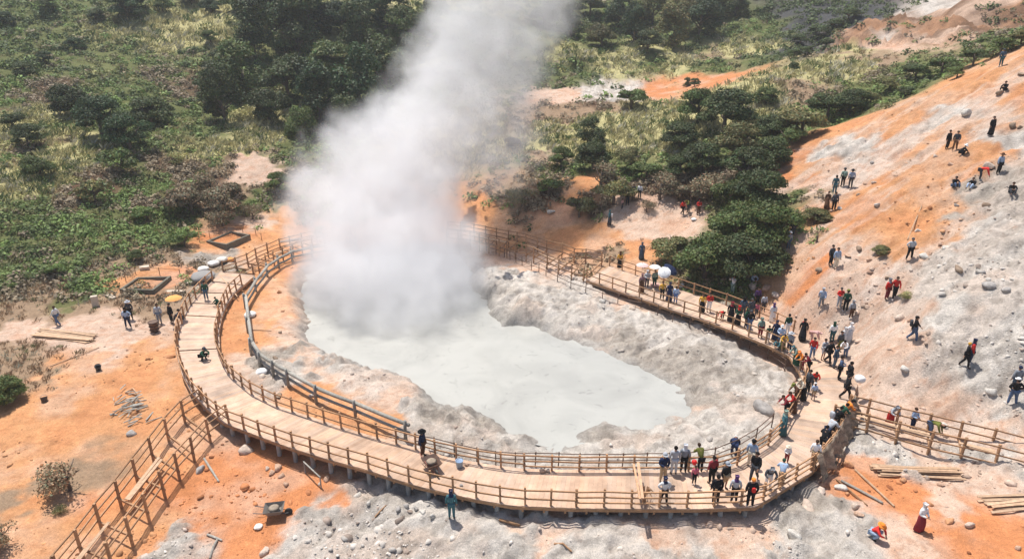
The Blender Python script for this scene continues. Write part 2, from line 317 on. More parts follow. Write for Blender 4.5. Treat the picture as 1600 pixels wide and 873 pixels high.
# pond: steep bank
dn = dpond + (fbm(X * .7, Y * .7, 4, 91) - .5) * 1.5 + (fbm(X * 2.4, Y * 2.4, 3, 93) - .5) * .5
wd_ = .7 + 1.5 * sst(-5, 4, X); bank = np.where(dn > -.3, 1 - np.exp(-np.maximum(dn + .3, 0) / wd_), 0); lip = np.exp(-((dn - 1.4) / 1.3) ** 2) * (.5 * (crag - .35) + .35 * fine) * .7 * rocky * (ddeck > .8)
mound = np.zeros(X.shape)
for (mx, my, r_, hh) in ((805,475,1.5,1.15),(775,445,1.3,.8),(930,660,1.6,.55),(790,672,1.3,.5),(1110,560,2.0,.7),(1180,625,1.5,.4),(1060,530,2.0,.6),(700,655,1.2,.35),(840,480,1.8,.8)):
    q = P(mx, my, -.8); mound += hh * np.exp(-((X - q[0]) ** 2 + (Y - q[1]) ** 2) / r_ ** 2)
mound *= .5 * (.4 + .9 * fbm(X * .9, Y * .9, 3, 95)) * sst(.2, 1.8, ddeck)
Zg = Z_ + lip + mound
Z_ = np.where(near, (PZW - .35) * (1 - bank) + Zg * bank, Z_)
# keep the soil below the deck, whatever the noise does
under = 1 - sst(.0, 1.3, ddeck)
lim = np.where((X > 17) & (Y > 38) | (Y > 52) & (X > 0), -.16, -.55); lim = np.where((X < -14) & (Y > 36), -.42, lim)
Z_ = np.where(ddeck < 1.3, np.minimum(Z_, Z_ * (1 - under) + np.minimum(Z_, lim) * under), Z_)
ZG = Z_
def G(x, y): return float(bil(ZG, x, y))
def gp(px, py):
    w_, z = hit([px], [py], ZG); return w_[0]
# --- colours -----------------------------------------------------------------
colr = CW @ LIN
patch = fbm(X * .35 + 5, Y * .35, 4, 101); streak = fbm((X * .8 + Y * .3) * .15, (Y * .8 - X * .3) * 1.1, 5, 103)
bare = cw('O', 'R', 'P', 'W', 'K', 'C')
t_ = sst(.48, .62, streak) * slope_m * .6 * (1 - veg); colr = colr * (1 - t_[..., None]) + t_[..., None] * (LIN[KEYS.index('W')] * .6 + LIN[KEYS.index('P')] * .4)
t_ = sst(.54, .68, patch) * (cw('O') * .5 + cw('P') * .25); colr = colr * (1 - t_[..., None]) + t_[..., None] * LIN[KEYS.index('R')] * [1, 1.05, 1.1]
t_ = sst(.55, .3, patch) * cw('O', 'R') * .45; colr = colr * (1 - t_[..., None]) + t_[..., None] * LIN[KEYS.index('P')]
t_ = sst(.5, .72, fbm(X * .9, Y * .9, 4, 107)) * cw('W', 'K') * .5; colr = colr * (1 - t_[..., None]) + t_[..., None] * LIN[KEYS.index('K')] * .9
t_ = sst(.56, .72, fbm(X * .5 + 7, Y * .5, 4, 109)) * cw('W') * .4; colr = colr * (1 - t_[..., None]) + t_[..., None] * LIN[KEYS.index('P')]
t_ = sst(.45, .62, fbm(X * .12 + 3, Y * .2, 5, 111)) * cl * .8; colr = colr * (1 - t_[..., None]) + t_[..., None] * LIN[KEYS.index('P')]
t_ = sst(.5, .62, fbm(X * .2 + 13, Y * .3, 5, 112)) * cl * .7; colr = colr * (1 - t_[..., None]) + t_[..., None] * LIN[KEYS.index('B')] * 1.3
cr_ = 1 - np.abs(fbm(X * 1.0, Y * 1.4, 5, 130) * 2 - 1) * 2; t_ = sst(.72, .93, cr_) * cw('W', 'K') * .45; colr = colr * (1 - t_[..., None]) + t_[..., None] * s2l((150, 138, 126)) / 1.62
t_ = sst(.75, .95, cr_) * cw('O', 'P') * .35; colr = colr * (1 - t_[..., None]) + t_[..., None] * LIN[KEYS.index('R')] * .75
# wet grey mud rim round the pool
t_ = np.exp(-(np.maximum(dn - .1, 0) / (.35 + .9 * fbm(X * .5, Y * .5, 3, 120))) ** 2) * .75 * near; colr = colr * (1 - t_[..., None]) + t_[..., None] * s2l((196, 192, 185)) / 1.62
ny, nx = X.shape
idx = np.arange(ny * nx).reshape(ny, nx)
q = np.stack([idx[:-1, :-1], idx[:-1, 1:], idx[1:, 1:], idx[1:, :-1]], -1).reshape(-1, 4)
def ground_mat():
    m = bpy.data.materials.new('ground_soil'); m.use_nodes = True; t = m.node_tree; N = t.nodes; L = t.links; b = N['Principled BSDF']
    b.inputs['Roughness'].default_value = .95; b.inputs['Specular IOR Level'].default_value = .15
    geo = N.new('ShaderNodeNewGeometry'); at = N.new('ShaderNodeAttribute'); at.attribute_name = 'tint'
    def noise(sc, det=6, ro=.65):
        n = N.new('ShaderNodeTexNoise'); n.inputs['Scale'].default_value = sc; n.inputs['Detail'].default_value = det; n.inputs['Roughness'].default_value = ro
        L.new(geo.outputs['Position'], n.inputs['Vector']); return n.outputs[0]
    def rng(v, a, c, lo, hi):
        n = N.new('ShaderNodeMapRange'); L.new(v, n.inputs[0])
        for i, k in enumerate((a, c, lo, hi)): n.inputs[i + 1].default_value = k
        return n.outputs[0]
    def vm(op, a, c):
        n = N.new('ShaderNodeVectorMath'); n.operation = op; L.new(a, n.inputs[0]); L.new(c, n.inputs[1]); return n.outputs[0]
    c = vm('MULTIPLY', at.outputs['Color'], rng(noise(1.1, 8), .3, .7, .8, 1.16))
    c = vm('MULTIPLY', c, rng(noise(6, 6, .7), .3, .7, .8, 1.17))
    vo = N.new('ShaderNodeTexVoronoi'); vo.inputs['Scale'].default_value = 3.2; L.new(geo.outputs['Position'], vo.inputs['Vector'])
    c = vm('MULTIPLY', c, rng(vo.outputs['Distance'], .05, .16, .84, 1.))
    c = vm('MULTIPLY', c, rng(noise(24, 4, .7), .32, .66, .74, 1.2))
    c = vm('MULTIPLY', c, rng(noise(.35, 5, .6), .35, .65, .93, 1.06))
    v2 = N.new('ShaderNodeTexVoronoi'); v2.inputs['Scale'].default_value = 8.5; L.new(geo.outputs['Position'], v2.inputs['Vector'])
    c = vm('MULTIPLY', c, rng(v2.outputs['Distance'], .06, .14, .78, 1.))
    L.new(c, b.inputs['Base Color'])
    a1 = N.new('ShaderNodeMath'); a1.operation = 'MULTIPLY_ADD'; L.new(noise(2.6, 9, .75), a1.inputs[0]); a1.inputs[1].default_value = 1.; L.new(noise(9, 6, .75), a1.inputs[2])
    a2 = N.new('ShaderNodeAttribute'); a2.attribute_name = 'rocky'
    bp = N.new('ShaderNodeBump'); bp.inputs['Distance'].default_value = .17; L.new(a1.outputs[0], bp.inputs['Height'])
    L.new(rng(a2.outputs['Fac'], 0, 1, .4, .8), bp.inputs['Strength'])
    L.new(bp.outputs[0], b.inputs['Normal']); return m
me = npmesh('ground', np.c_[X.ravel(), Y.ravel(), ZG.ravel()], q, ground_mat(), colr.reshape(-1, 3), smooth=True)
a = me.attributes.new('rocky', 'FLOAT', 'POINT'); a.data.foreach_set('value', np.clip(rocky + .6 * slope_m + cl, 0, 1).ravel().astype(np.float32))
tag(link('ground', me), kind='structure')
# ---------------------------------------------------------------- pond
def pond_mat():
    m = bpy.data.materials.new('milky_mud'); m.use_nodes = True; t = m.node_tree; N = t.nodes; L = t.links; b = N['Principled BSDF']
    b.inputs['Roughness'].default_value = .32; b.inputs['Specular IOR Level'].default_value = .35
    geo = N.new('ShaderNodeNewGeometry')
    n1 = N.new('ShaderNodeTexNoise'); n1.inputs['Scale'].default_value = .3; n1.inputs['Detail'].default_value = 5; n1.inputs['Distortion'].default_value = 1.2
    L.new(geo.outputs['Position'], n1.inputs['Vector']); r = N.new('ShaderNodeValToRGB'); L.new(n1.outputs[0], r.inputs[0])
    e = r.color_ramp.elements; e[0].position = .3; e[0].color = rgba(s2l((192, 191, 184)) / 1.55); e[1].position = .62; e[1].color = rgba(s2l((208, 207, 199)) / 1.55)
    n3 = N.new('ShaderNodeTexNoise'); n3.inputs['Scale'].default_value = .9; n3.inputs['Detail'].default_value = 6; n3.inputs['Distortion'].default_value = 2.; L.new(geo.outputs['Position'], n3.inputs['Vector'])
    mr = N.new('ShaderNodeMapRange'); L.new(n3.outputs[0], mr.inputs[0]); mr.inputs[1].default_value = .62; mr.inputs[2].default_value = .7; mr.inputs[3].default_value = 1.; mr.inputs[4].default_value = .8
    vv = N.new('ShaderNodeVectorMath'); vv.operation = 'MULTIPLY'; L.new(r.outputs[0], vv.inputs[0]); L.new(mr.outputs[0], vv.inputs[1]); L.new(vv.outputs[0], b.inputs['Base Color'])
    n2 = N.new('ShaderNodeTexNoise'); n2.inputs['Scale'].default_value = 2.5; n2.inputs['Detail'].default_value = 4; L.new(geo.outputs['Position'], n2.inputs['Vector'])
    bp = N.new('ShaderNodeBump'); bp.inputs['Strength'].default_value = .12; bp.inputs['Distance'].default_value = .12; L.new(n2.outputs[0], bp.inputs['Height']); L.new(bp.outputs[0], b.inputs['Normal'])
    return m
c = POND.mean(0); PV = np.vstack([[c[0], c[1], PZW]] + [[c[0] + (p[0] - c[0]) * 1.12, c[1] + (p[1] - c[1]) * 1.1, PZW] for p in POND])
n = len(POND); me = bpy.data.meshes.new('pool'); me.from_pydata([tuple(v) for v in PV.tolist()], [], [(0, i + 1, (i + 1) % n + 1) for i in range(n)]); me.materials.append(pond_mat())
tag(link('water', me), kind='structure')
# ================================================================ BOARDWALK
def tint(a=.1, warm=0): v = 1 + random.uniform(-a, a); return (v * (1 + warm), v, v * (1 - warm))
def cr(A, m=6):
    """smooth a polyline a little (Catmull-Rom)"""
    A = np.asarray(A); out = []
    for i in range(len(A) - 1):
        p0, p1, p2, p3 = A[max(i - 1, 0)], A[i], A[i + 1], A[min(i + 2, len(A) - 1)]
        for k in range(m):
            t = k / m; out.append(.5 * (2 * p1 + (p2 - p0) * t + (2 * p0 - 5 * p1 + 4 * p2 - p3) * t * t + (3 * p1 - p0 - 3 * p2 + p3) * t ** 3))
    return np.array(out + [A[-1]])
deck = empty('boardwalk', (0, 28, 0), 0, 'curving plank boardwalk with pale boards circling the steaming mud pool', 'boardwalk')
pk = MB(); bm_ = MB(); Lw = 0; sect = None
for i in range(len(PAIRS) - 1):
    o0, o1, i0, i1 = DO[i], DO[i + 1], DI[i], DI[i + 1]
    ln = (np.linalg.norm(o1 - o0) + np.linalg.norm(i1 - i0)) / 2; n = max(2, round(ln / .24))
    left = i < 9; gap = i in (0, 1, 2, 3, 5)
    for k in range(n):
        Lw += 1
        if (Lw % 12) == 0 or sect is None: sect = tint(.12, random.uniform(-.02, .04))
        a, b = k / n + .0025 / max(.1, ln / n) / n * 1., (k + 1) / n - (.0025 / max(.1, ln / n) / n if not (gap and k == n - 1) else .35 / n * 2)
        ext = random.uniform(.0, .03); ext2 = random.uniform(0, .03); dz = random.uniform(-.003, .003)
        def E(A0, A1, t): return A0 + (A1 - A0) * t
        c4 = []
        for t in (a, b):
            po, pi_ = E(o0, o1, t), E(i0, i1, t); d = (po - pi_) / np.linalg.norm(po - pi_)
            c4.append((po + d * ext, pi_ - d * ext2))
        V = [(*c4[0][0], dz), (*c4[1][0], dz), (*c4[1][1], dz), (*c4[0][1], dz)]; V += [(v[0], v[1], v[2] - .045) for v in V]
        tt = random.uniform(.95, 1.05); wr = random.uniform(-.03, .04) + (.03 if random.random() < .2 else 0); tt *= .84 if random.random() < .1 else 1
        pk.add(V, [(0, 1, 2, 3), (7, 6, 5, 4), (0, 4, 5, 1), (1, 5, 6, 2), (2, 6, 7, 3), (3, 7, 4, 0)], (sect[0] * tt * (1 + wr), sect[1] * tt, sect[2] * tt * (1 - wr)))
    for A, B in ((o0, o1), (i0, i1)):
        bm_.beam((*A, -.13), (*B, -.13), .07, .16, tint=tint(.12))
    for fr in (.33, .67): bm_.beam((*(o0 + (i0 - o0) * fr), -.14), (*(o1 + (i1 - o1) * fr), -.14), .08, .16, tint=tint(.12))
    nb = max(1, round(ln / 1.2))
    for k in range(nb):
        t = (k + .5) / nb; bm_.beam((*(o0 + (o1 - o0) * t), -.3), (*(i0 + (i1 - i0) * t), -.3), .1, .14, tint=tint(.12))
pk.build('decking', M['plank'], deck); bm_.build('support_beam', M['wood'], deck)
# concrete piles under the outer edge, then the inner
def resample(A, step, off=0.):
    A = np.asarray(A); d = np.r_[0, np.cumsum(np.linalg.norm(np.diff(A, axis=0), axis=1))]; n = max(1, int(round(d[-1] / step)))
    t = np.linspace(0, d[-1], n + 1); return np.c_[np.interp(t, d, A[:, 0]), np.interp(t, d, A[:, 1])]
for A, s_, k0 in ((DO[8:25], 1.25, 0), (DI[8:25], 2.6, 1)):
    for p in resample(A, s_):
        c_ = (DO[20] + DI[20]) / 2
        mid = np.array([0., 48.]); d = (mid - p) / np.linalg.norm(mid - p) * (.28 if k0 == 0 else -.28); q_ = p + d; g = G(*q_) - .25
        if g > -.45: g = -.5
        m_ = MB(); m_.tube([(*q_, g), (*q_, -.385)], .13, 10, tint=tint(.1)); m_.build('pile', M['concrete'], deck)
# ---------------------------------------------------------------- railings
def railing(name, label, pts, z0=0., h=1.02, rails=(.42, .93), step=1.22, group=None, mt='wood', pw=.1, rw=.055, ground=False, jit=.03, cat='railing', posts=None, rh=.07):
    pts = np.asarray(pts); pp = resample(pts, step) if posts is None else np.asarray(posts); o = pp[0]
    zz = [G(*p) if ground else z0 for p in pp]
    root = empty(name, (o[0], o[1], zz[0]), 0, label, cat, group)
    tops = []
    for p, z in zip(pp, zz):
        m_ = MB(); lean = np.array([random.uniform(-jit, jit), random.uniform(-jit, jit)]); hh = h + random.uniform(-.03, .05)
        low = z - (.3 if ground else .16)
        m_.beam((*p, low), (*(p + lean), z + hh), pw, pw, tint=tint(.22, random.uniform(-.03, .06))); m_.build('post', M[mt], root)
        tops.append((p, lean, z))
    mid = pp.mean(0)
    for r_ in rails:
        m_ = MB()
        for (p, l, z), (p2, l2, z2) in zip(tops[:-1], tops[1:]):
            n_ = np.array([(p2 - p)[1], -(p2 - p)[0]]); n_ = n_ / (np.linalg.norm(n_) + 1e-9) * (pw / 2 + rw / 2 + .003) * (1 if hash(round(r_ * 7)) % 2 else 1)
            a = p + l * r_ / h + n_; b = p2 + l2 * r_ / h + n_; e = (p2 - p) / np.linalg.norm(p2 - p) * .08
            dz = random.uniform(-.015, .015)
            m_.beam((*(a - e), z + r_ + dz), (*(b + e), z2 + r_ - dz), rw, rh, tint=tint(.15, random.uniform(0, .05)))
        m_.build('rail', M[mt], root)
    return root
def inset(A, B, d):
    v = B - A; return A + v / np.linalg.norm(v, axis=1)[:, None] * d
OR_, IR_ = inset(DO, DI, .1), inset(DI, DO, .1)
railing('wooden_railing', 'two rail timber railing on the outer left side of the boardwalk beside the umbrella', OR_[1:10])
railing('wooden_railing', 'timber railing on the outer front edge of the boardwalk above the concrete piles', OR_[9:19])
railing('wooden_railing', 'three rail timber railing on the near right edge of the boardwalk below the crowd', OR_[18:24], rails=(.3, .62, .95), step=1.35)
railing('wooden_railing', 'timber railing along the far right side of the boardwalk beside the dark trees', OR_[28:34], step=1.5)
railing('wooden_railing', 'leaning timber railing on the inner left edge of the boardwalk', IR_[1:9], step=1.05, jit=.1)
railing('wooden_railing', 'timber railing on the inner front edge of the boardwalk beside the wheelbarrow', IR_[8:18])
railing('wooden_railing', 'three rail timber railing on the inner front edge facing the pale mud outcrops', IR_[17:24], rails=(.3, .62, .95), step=1.4)
railing('wooden_railing', 'rust toned timber railing on the inner right edge where the visitors line up', IR_[23:34], step=1.45, rails=(.42, .93))
# burlap hung over the right-hand rail
def burlap(pts, label):
    pts = resample(pts, .25); V = []; c_ = []
    n_ = len(pts); K = 9
    for i, p in enumerate(pts):
        d = pts[min(i + 1, n_ - 1)] - pts[max(i - 1, 0)]; nn = np.array([d[1], -d[0]]) / (np.linalg.norm(d) + 1e-9)
        for k in range(K):
            t = k / (K - 1); fold = .16 * math.sin(i * 1.3) * t + random.uniform(-.06, .06)
            V.append((*(p + nn * (.12 + .45 * t + fold)), .98 - 1.2 * t + random.uniform(-.05, .05) - (random.uniform(-.3, .4) if k == K - 1 else 0))); s_ = random.uniform(.35, 1.1); c_.append((s_, s_, s_))
    Fs = [(i * K + k, (i + 1) * K + k, (i + 1) * K + k + 1, i * K + k + 1) for i in range(n_ - 1) for k in range(K - 1)]
    mb = MB(); mb.v.append(np.array(V)); mb.c.append(np.array(c_)); mb.f = Fs; mb.n = len(V)
    o = mb.build('hanging_sacking', M['burlap'], smooth=True); tag(o, label, 'sacking'); so_ = o.modifiers.new('t', 'SOLIDIFY'); so_.thickness = .03
cen = np.array([22., 30.]) 
RR = [P(1269,736)[:2], P(1290,712)[:2], P(1303,690)[:2], P(1318,662)[:2], P(1328,638)[:2]]
railing('wooden_railing', 'short timber railing behind the brown sacking at the right bend of the boardwalk', [p + (np.array([19, 33]) - p) / np.linalg.norm(np.array([19, 33]) - p) * .12 for p in RR], rails=(.5, .95), step=1.1)
burlap(RR, 'ragged brown sacking hung over the right bend of the boardwalk railing')

# ---------------------------------------------------------------- unfinished timber frames
def frame_walk(label, A, B, top=1.0, rails=(.1, .55, .95), beam=.05, gz=None, jit=.03, planks=0, step=1.9):
    """A, B: rows of (x, y, z of the deck level there)"""
    root = empty('timber_frame_walkway', (A[0][0], A[0][1], A[0][2]), 0, label, 'walkway frame')
    for row in (A, B):
        for p in row:
            g = G(p[0], p[1]) - .25; m_ = MB(); j1, j2 = random.uniform(-jit, jit), random.uniform(-jit, jit)
            m_.beam((p[0], p[1], g), (p[0] + j1, p[1] + j2, p[2] + top + random.uniform(0, .08)), .11, .11, tint=tint(.25)); m_.build('post', M['wood'], root)
        for r_ in rails:
            m_ = MB()
            for p, q_ in zip(row[:-1], row[1:]):
                d = np.array([q_[1] - p[1], p[0] - q_[0]]); d = d / np.linalg.norm(d) * .09; e = (q_[:2] - p[:2]) * .03
                m_.beam((p[0] + d[0] - e[0], p[1] + d[1] - e[1], p[2] + r_ + random.uniform(-.03, .03)), (q_[0] + d[0] + e[0], q_[1] + d[1] + e[1], q_[2] + r_ + random.uniform(-.03, .03)), .06, .09 if r_ < .3 else .07, tint=tint(.15))
            m_.build('rail', M['wood'], root)
    for p, q_ in zip(A, B):
        v = (q_ - p) * .06; m_ = MB(); m_.beam((p[0] - v[0], p[1] - v[1], p[2] + beam - .06), (q_[0] + v[0], q_[1] + v[1], q_[2] + beam - .06), .08, .12, tint=tint(.15)); m_.build('crossbeam', M['wood'], root)
    if planks:
        for k in range(planks):
            m_ = MB()
            t = random.uniform(.25, .75); i = random.randrange(len(A) - 1); j = min(len(A) - 1, i + random.choice((1, 2)))
            a_ = A[i] * (1 - t) + B[i] * t; b_ = A[j] * (1 - t) + B[j] * t; s_ = np.array([random.uniform(-.1, .1), random.uniform(-.1, .1), 0])
            m_.beam((*(a_ + s_)[:2], a_[2] + .06 + .045 * (k % 2)), (*(b_ - s_)[:2], b_[2] + .065 + .045 * (k % 2)), .17, .035, tint=tint(.15))
            m_.build('loose_plank', M['lumber'], root)
    return root
def rows(ptsA, ptsB, z): 
    return [P(x, y, zz) for (x, y), zz in zip(ptsA, z)], [P(x, y, zz) for (x, y), zz in zip(ptsB, z)]
# lower left: measured at the post tops
LT = [(314,606),(282,626),(256,654),(232,685),(206,717),(179,752),(148,788),(117,827),(82,868),(44,914)]
RT = [(351,632),(322,654),(296,683),(272,709),(249,737),(223,772),(196,808),(165,848),(131,890),(94,936)]
zl = [.7, .62, .55, .5, .42, .36, .3, .24, .18, .12]
A_, B_ = rows(LT, RT, zl)
for q_ in A_ + B_: q_[2] -= .98
A_ = [np.array(a) for a in A_]; B_ = [np.array(b) for b in B_]
frame_walk('unfinished brown timber walkway frame running down the orange slope at lower left', A_, B_, top=.98, rails=(.02, .5, .93), beam=-.05, planks=5)
FT = [(1330,616),(1360,623),(1407,634.6),(1456,646),(1506,658),(1557,670),(1610,683),(1665,697)]
NT = [(1306,632),(1360,646),(1407,659),(1459,673),(1510,684),(1564,696),(1620,710),(1680,724)]
A_, B_ = rows(FT, NT, [.98] * 8)
A_ = [np.array([a[0], a[1], 0.]) for a in A_]; B_ = [np.array([b[0], b[1], 0.]) for b in B_]
frame_walk('unfinished timber walkway frame leading right across the slope with three people behind it', A_, B_, top=.98, rails=(-.1, .45, .93), beam=-.1, planks=6)
BRo = [(940,409),(915,404),(897,403),(878,396),(854,390),(840,386),(822,380),(808,377),(795,375),(775.5,371),(759,367.6),(741,364),(720,361),(700,359)]
BRi = [(912,434),(893,428),(873,421),(855,412),(834,402),(822,398),(805,394),(792,391),(780,388),(764,384),(749,380),(735,377),(716,374),(698,372)]
A_ = [P(*a) for a in BRo]; B_ = [P(*a) for a in BRi]
frame_walk('unfinished timber walkway frame fading into the steam beyond the boarded section at the far right', A_, B_, top=1.0, rails=(.1, .55, .93), beam=0, planks=8)
BLo = [(349,424),(369.6,418),(387.6,411),(400.5,403),(418.6,395),(438,387),(453.8,383),(472,378),(495,373),(520,369),(548,365)]
BLi = [(396,427),(405,422),(416,415),(428,408),(442,401),(458,394),(472,389),(488,384),(508,380),(530,376),(556,373)]
A_ = [P(*a) for a in BLo]; B_ = [P(*a) for a in BLi]
frame_walk('unfinished timber walkway frame at the far left end curving into the steam', A_, B_, top=1.0, rails=(.1, .5, .93), beam=0, planks=6)

# ---------------------------------------------------------------- fences on the ground
def gpl(L): return [gp(*p)[:2] for p in L]
bl = gpl([(556,392),(520,396),(488,401),(457,408),(436,419),(418,432),(400,455),(384,482)])
def log_fence(label, posts, h=1.25, rails=((.5, .1), (1.05, .13))):
    o = posts[0]; root = empty('log_fence', (o[0], o[1], G(*o)), 0, label, 'fence', 'grey log fences beside the pool')
    for p in posts:
        g = G(*p); m_ = MB(); m_.tube([(*p, g - .3), (*p, g + h * .6), (p[0] + random.uniform(-.04, .04), p[1], g + h + .1)], [.11, .1, .095], 9, tint=tint(.2)); m_.build('post', M['grey_wood'], root, True)
    for hh, r_ in rails:
        m_ = MB()
        for p, q_ in zip(posts[:-1], posts[1:]):
            p, q_ = np.array(p), np.array(q_); d = (q_ - p) / np.linalg.norm(q_ - p) * .2; nn = np.array([-d[1], d[0]]) * .75
            a, b = p - d + nn, q_ + d + nn; mid = (a + b) / 2
            m_.tube([(*a, G(*p) + hh), (*mid, (G(*p) + G(*q_)) / 2 + hh - .03), (*b, G(*q_) + hh)], [r_, r_ * .95, r_ * .88], 9, tint=tint(.2))
        m_.build('rail', M['grey_wood'], root, True)
log_fence('thick grey log fence on the orange bank at the left of the pool', bl)
log_fence('grey log fence with dark rails between the front boardwalk and the pool', gpl([(384,482),(388,520),(393,554),(407,576),(428,590),(451,604),(494.5,630),(556,655),(634,688)]))
def pipe_fence(label, posts, h=.95, rails=(.5, .92)):
    posts = [np.array(p) for p in posts]; o = posts[0]; root = empty('pipe_fence', (o[0], o[1], G(*o)), 0, label, 'fence', 'thin rusty pipe fences round the pool')
    for p in posts:
        g = G(*p); m_ = MB(); m_.tube([(*p, g - .3), (p[0] + random.uniform(-.04, .04), p[1] + random.uniform(-.04, .04), g + h)], .035, 6, tint=tint(.3)); m_.build('post', M['pipe'], root)
    for r_ in rails:
        m_ = MB()
        for p, q_ in zip(posts[:-1], posts[1:]): m_.tube([(*p, G(*p) + r_), (*q_, G(*q_) + r_)], .028, 6, tint=tint(.3))
        m_.build('rail', M['pipe'], root)
pipe_fence('thin rusty pipe fence on the pale bank below the right boardwalk', gpl([(760,392),(775,397),(788,402),(797,406),(806,410),(816,415),(830,422),(842,426),(853,431),(871,440),(892,450),(915,457),(941,466),(965,474),(1001,481),(1027,492),(1051,502),(1078,511),(1107,519),(1134,529),(1171,545),(1199,561),(1226,580)]))
pipe_fence('thin dark pipe fence along the mud behind the front boardwalk railing', gpl([(650,700),(680,706),(710,714),(745,722),(775,727),(805,729),(836,729),(872,730),(905,731),(935,731),(972,731),(1010,730),(1045,730),(1074,729),(1116,722),(1150,708),(1180,690),(1205,668)]), h=1.0)
# small pit enclosures: low concrete walls with a rope fence
def pit(label, px, h=.1, t=.2):
    c4 = [gp(*p) for p in px]; o = c4[0]; root = empty('pit_wall', tuple(o), 0, label, 'wall', 'low frames round square pits')
    z = max(c[2] for c in c4) + h * .6
    for a, b in zip(c4, c4[1:] + c4[:1]):
        a, b = np.array(a[:2]), np.array(b[:2]); d = (b - a) / np.linalg.norm(b - a) * t * .49
        m_ = MB(); m_.beam((*(a - d), z - .5), (*(b - d * 1.04), z - .5), t, 1.1 + random.uniform(-.02, .02), tint=(.42, .40, .33)); m_.build('wall_side', M['concrete'], root)
def wire_fence(label, px, h=.75):
    posts = gpl(px); o = posts[0]; root = empty('wire_fence', (o[0], o[1], G(*o)), 0, label, 'fence', 'thin stick fences behind the pits')
    for p in posts:
        m_ = MB(); m_.tube([(*p, G(*p) - .2), (*p, G(*p) + h)], .035, 5); m_.build('stick', M['wood'], root)
    m_ = MB()
    for p, q_ in zip(posts[:-1], posts[1:]): m_.tube([(*p, G(*p) + h * .9), (*q_, G(*q_) + h * .9)], .025, 5)
    m_.build('rail', M['wood'], root)
pit('low dark frame round the square pit left of the boardwalk', [(190,455),(216,435),(266,437),(240,459)])
pit('low brownish grey frame round the pit behind the unfinished left walkway', [(325,379),(361,363),(390,374),(355,390)])
wire_fence('thin stick fence behind the nearer square pit', [(178,448),(197,440),(212,428),(250,430),(282,432)])
wire_fence('thin stick fence behind the farther square pit', [(312,378),(328,371),(355,363),(380,365),(400,367),(409,375)])
# ---------------------------------------------------------------- lumber, poles and debris
def pile(name, label, px, n, w_=.16, h_=.04, spread=.9, layers=3, mt='lumber', cat='lumber', r=None, jz=.05, parts='board'):
    a, b = gp(*px[0]), gp(*px[1]); o = (a + b) / 2; root = empty(name, tuple(o), 0, label, cat)
    d = (b - a)[:2]; L_ = np.linalg.norm(d); d = d / L_; nn = np.array([-d[1], d[0]])
    for k in range(n):
        lay = k % layers; off = nn * random.uniform(-spread / 2, spread / 2) * (1 - lay * .15); sh = d * random.uniform(-.25, .25); rot = nn * random.uniform(-jz, jz) * 3
        A = a[:2] + off + sh - rot; B = b[:2] + off + sh * .6 + rot; z = .06 + lay * (h_ + .012) + k * .0012
        za = max(G(*A), a[2] - .05) + z; zb = max(G(*B), b[2] - .05) + z; m_ = MB()
        if r: m_.tube([(*A, za + r), (*B, zb + r)], r, 7, tint=tint(.25))
        else: m_.beam((*A, za), (*B, zb), w_, h_, tint=tint(.22, random.uniform(-.02, .05)))
        m_.build(parts, M[mt], root)
    return root
pile('lumber_stack', 'weathered lumber stack lying in the dry grass at the far left', ((60,521),(145,532)), 12, spread=1.5, layers=3)
pile('lumber_stack', 'long stack of planks lying below the right walkway frame', ((1368,736),(1500,744)), 15, spread=1.1, w_=.14, layers=4)
pile('lumber_stack', 'stack of brown planks cut off by the right edge of the frame', ((1540,790),(1660,780)), 11, spread=1.3, layers=3)
def pole(label, a, b, r=.05, mt='grey_wood', name='wooden_pole', group=None, z=0.):
    A, B = gp(*a), gp(*b); m_ = MB(); mid = (A + B) / 2; mid[2] = max(G(*mid[:2]), (A[2] + B[2]) / 2)
    m_.tube([A + [0, 0, r + z], mid + [0, 0, r + z + .01], B + [0, 0, r + z]], [r, r, r * .8], 7, tint=tint(.2))
    tag(m_.build(name, M[mt], None), label, 'pole', group)
pole('thin brown pole lying across the orange soil near the lower right', (1336,735), (1397,792), .06, 'lumber')
pole('pale peeled pole lying over two others beside the white boulder', (1314,752), (1379,787), .07)
pole('short dark pole crossing under the pale one beside the white boulder', (1306,749), (1355,790), .045, 'wood')
pole('pale short post dropped right of the lower left walkway frame', (319,717), (342,753), .06)
pole('long thin cane lying on the orange ground at the left', (78,573), (155,543), .035, 'lumber')
pole('dark stick on the pale ground below the boardwalk middle', (586,808), (603,790), .04, 'wood')
pole('dark stick lying on pale rubble under the front boardwalk', (866,850), (893,862), .05, 'wood')
pole('thin crooked branch lying on the bank inside the log fence', (387,516), (424,517), .03, 'wood')
pole('dark beam end lying near the boardwalk edge on rubble', (780,813), (812,822), .07, 'wood')
for nm, a, b in (('T shaped post lying on the orange corner, crosspiece', (324,836), (347,845)), ('T shaped post lying on the orange corner, long leg', (340,843), (328,873))): pole(nm, a, b, .06)
pole('old ladder-like rail lying on the far slope', (1418,375), (1440,322), .05, 'lumber')
pole('leaning pole propped at the inner left railing', (345,437), (372,470), .05, 'lumber', z=.35)
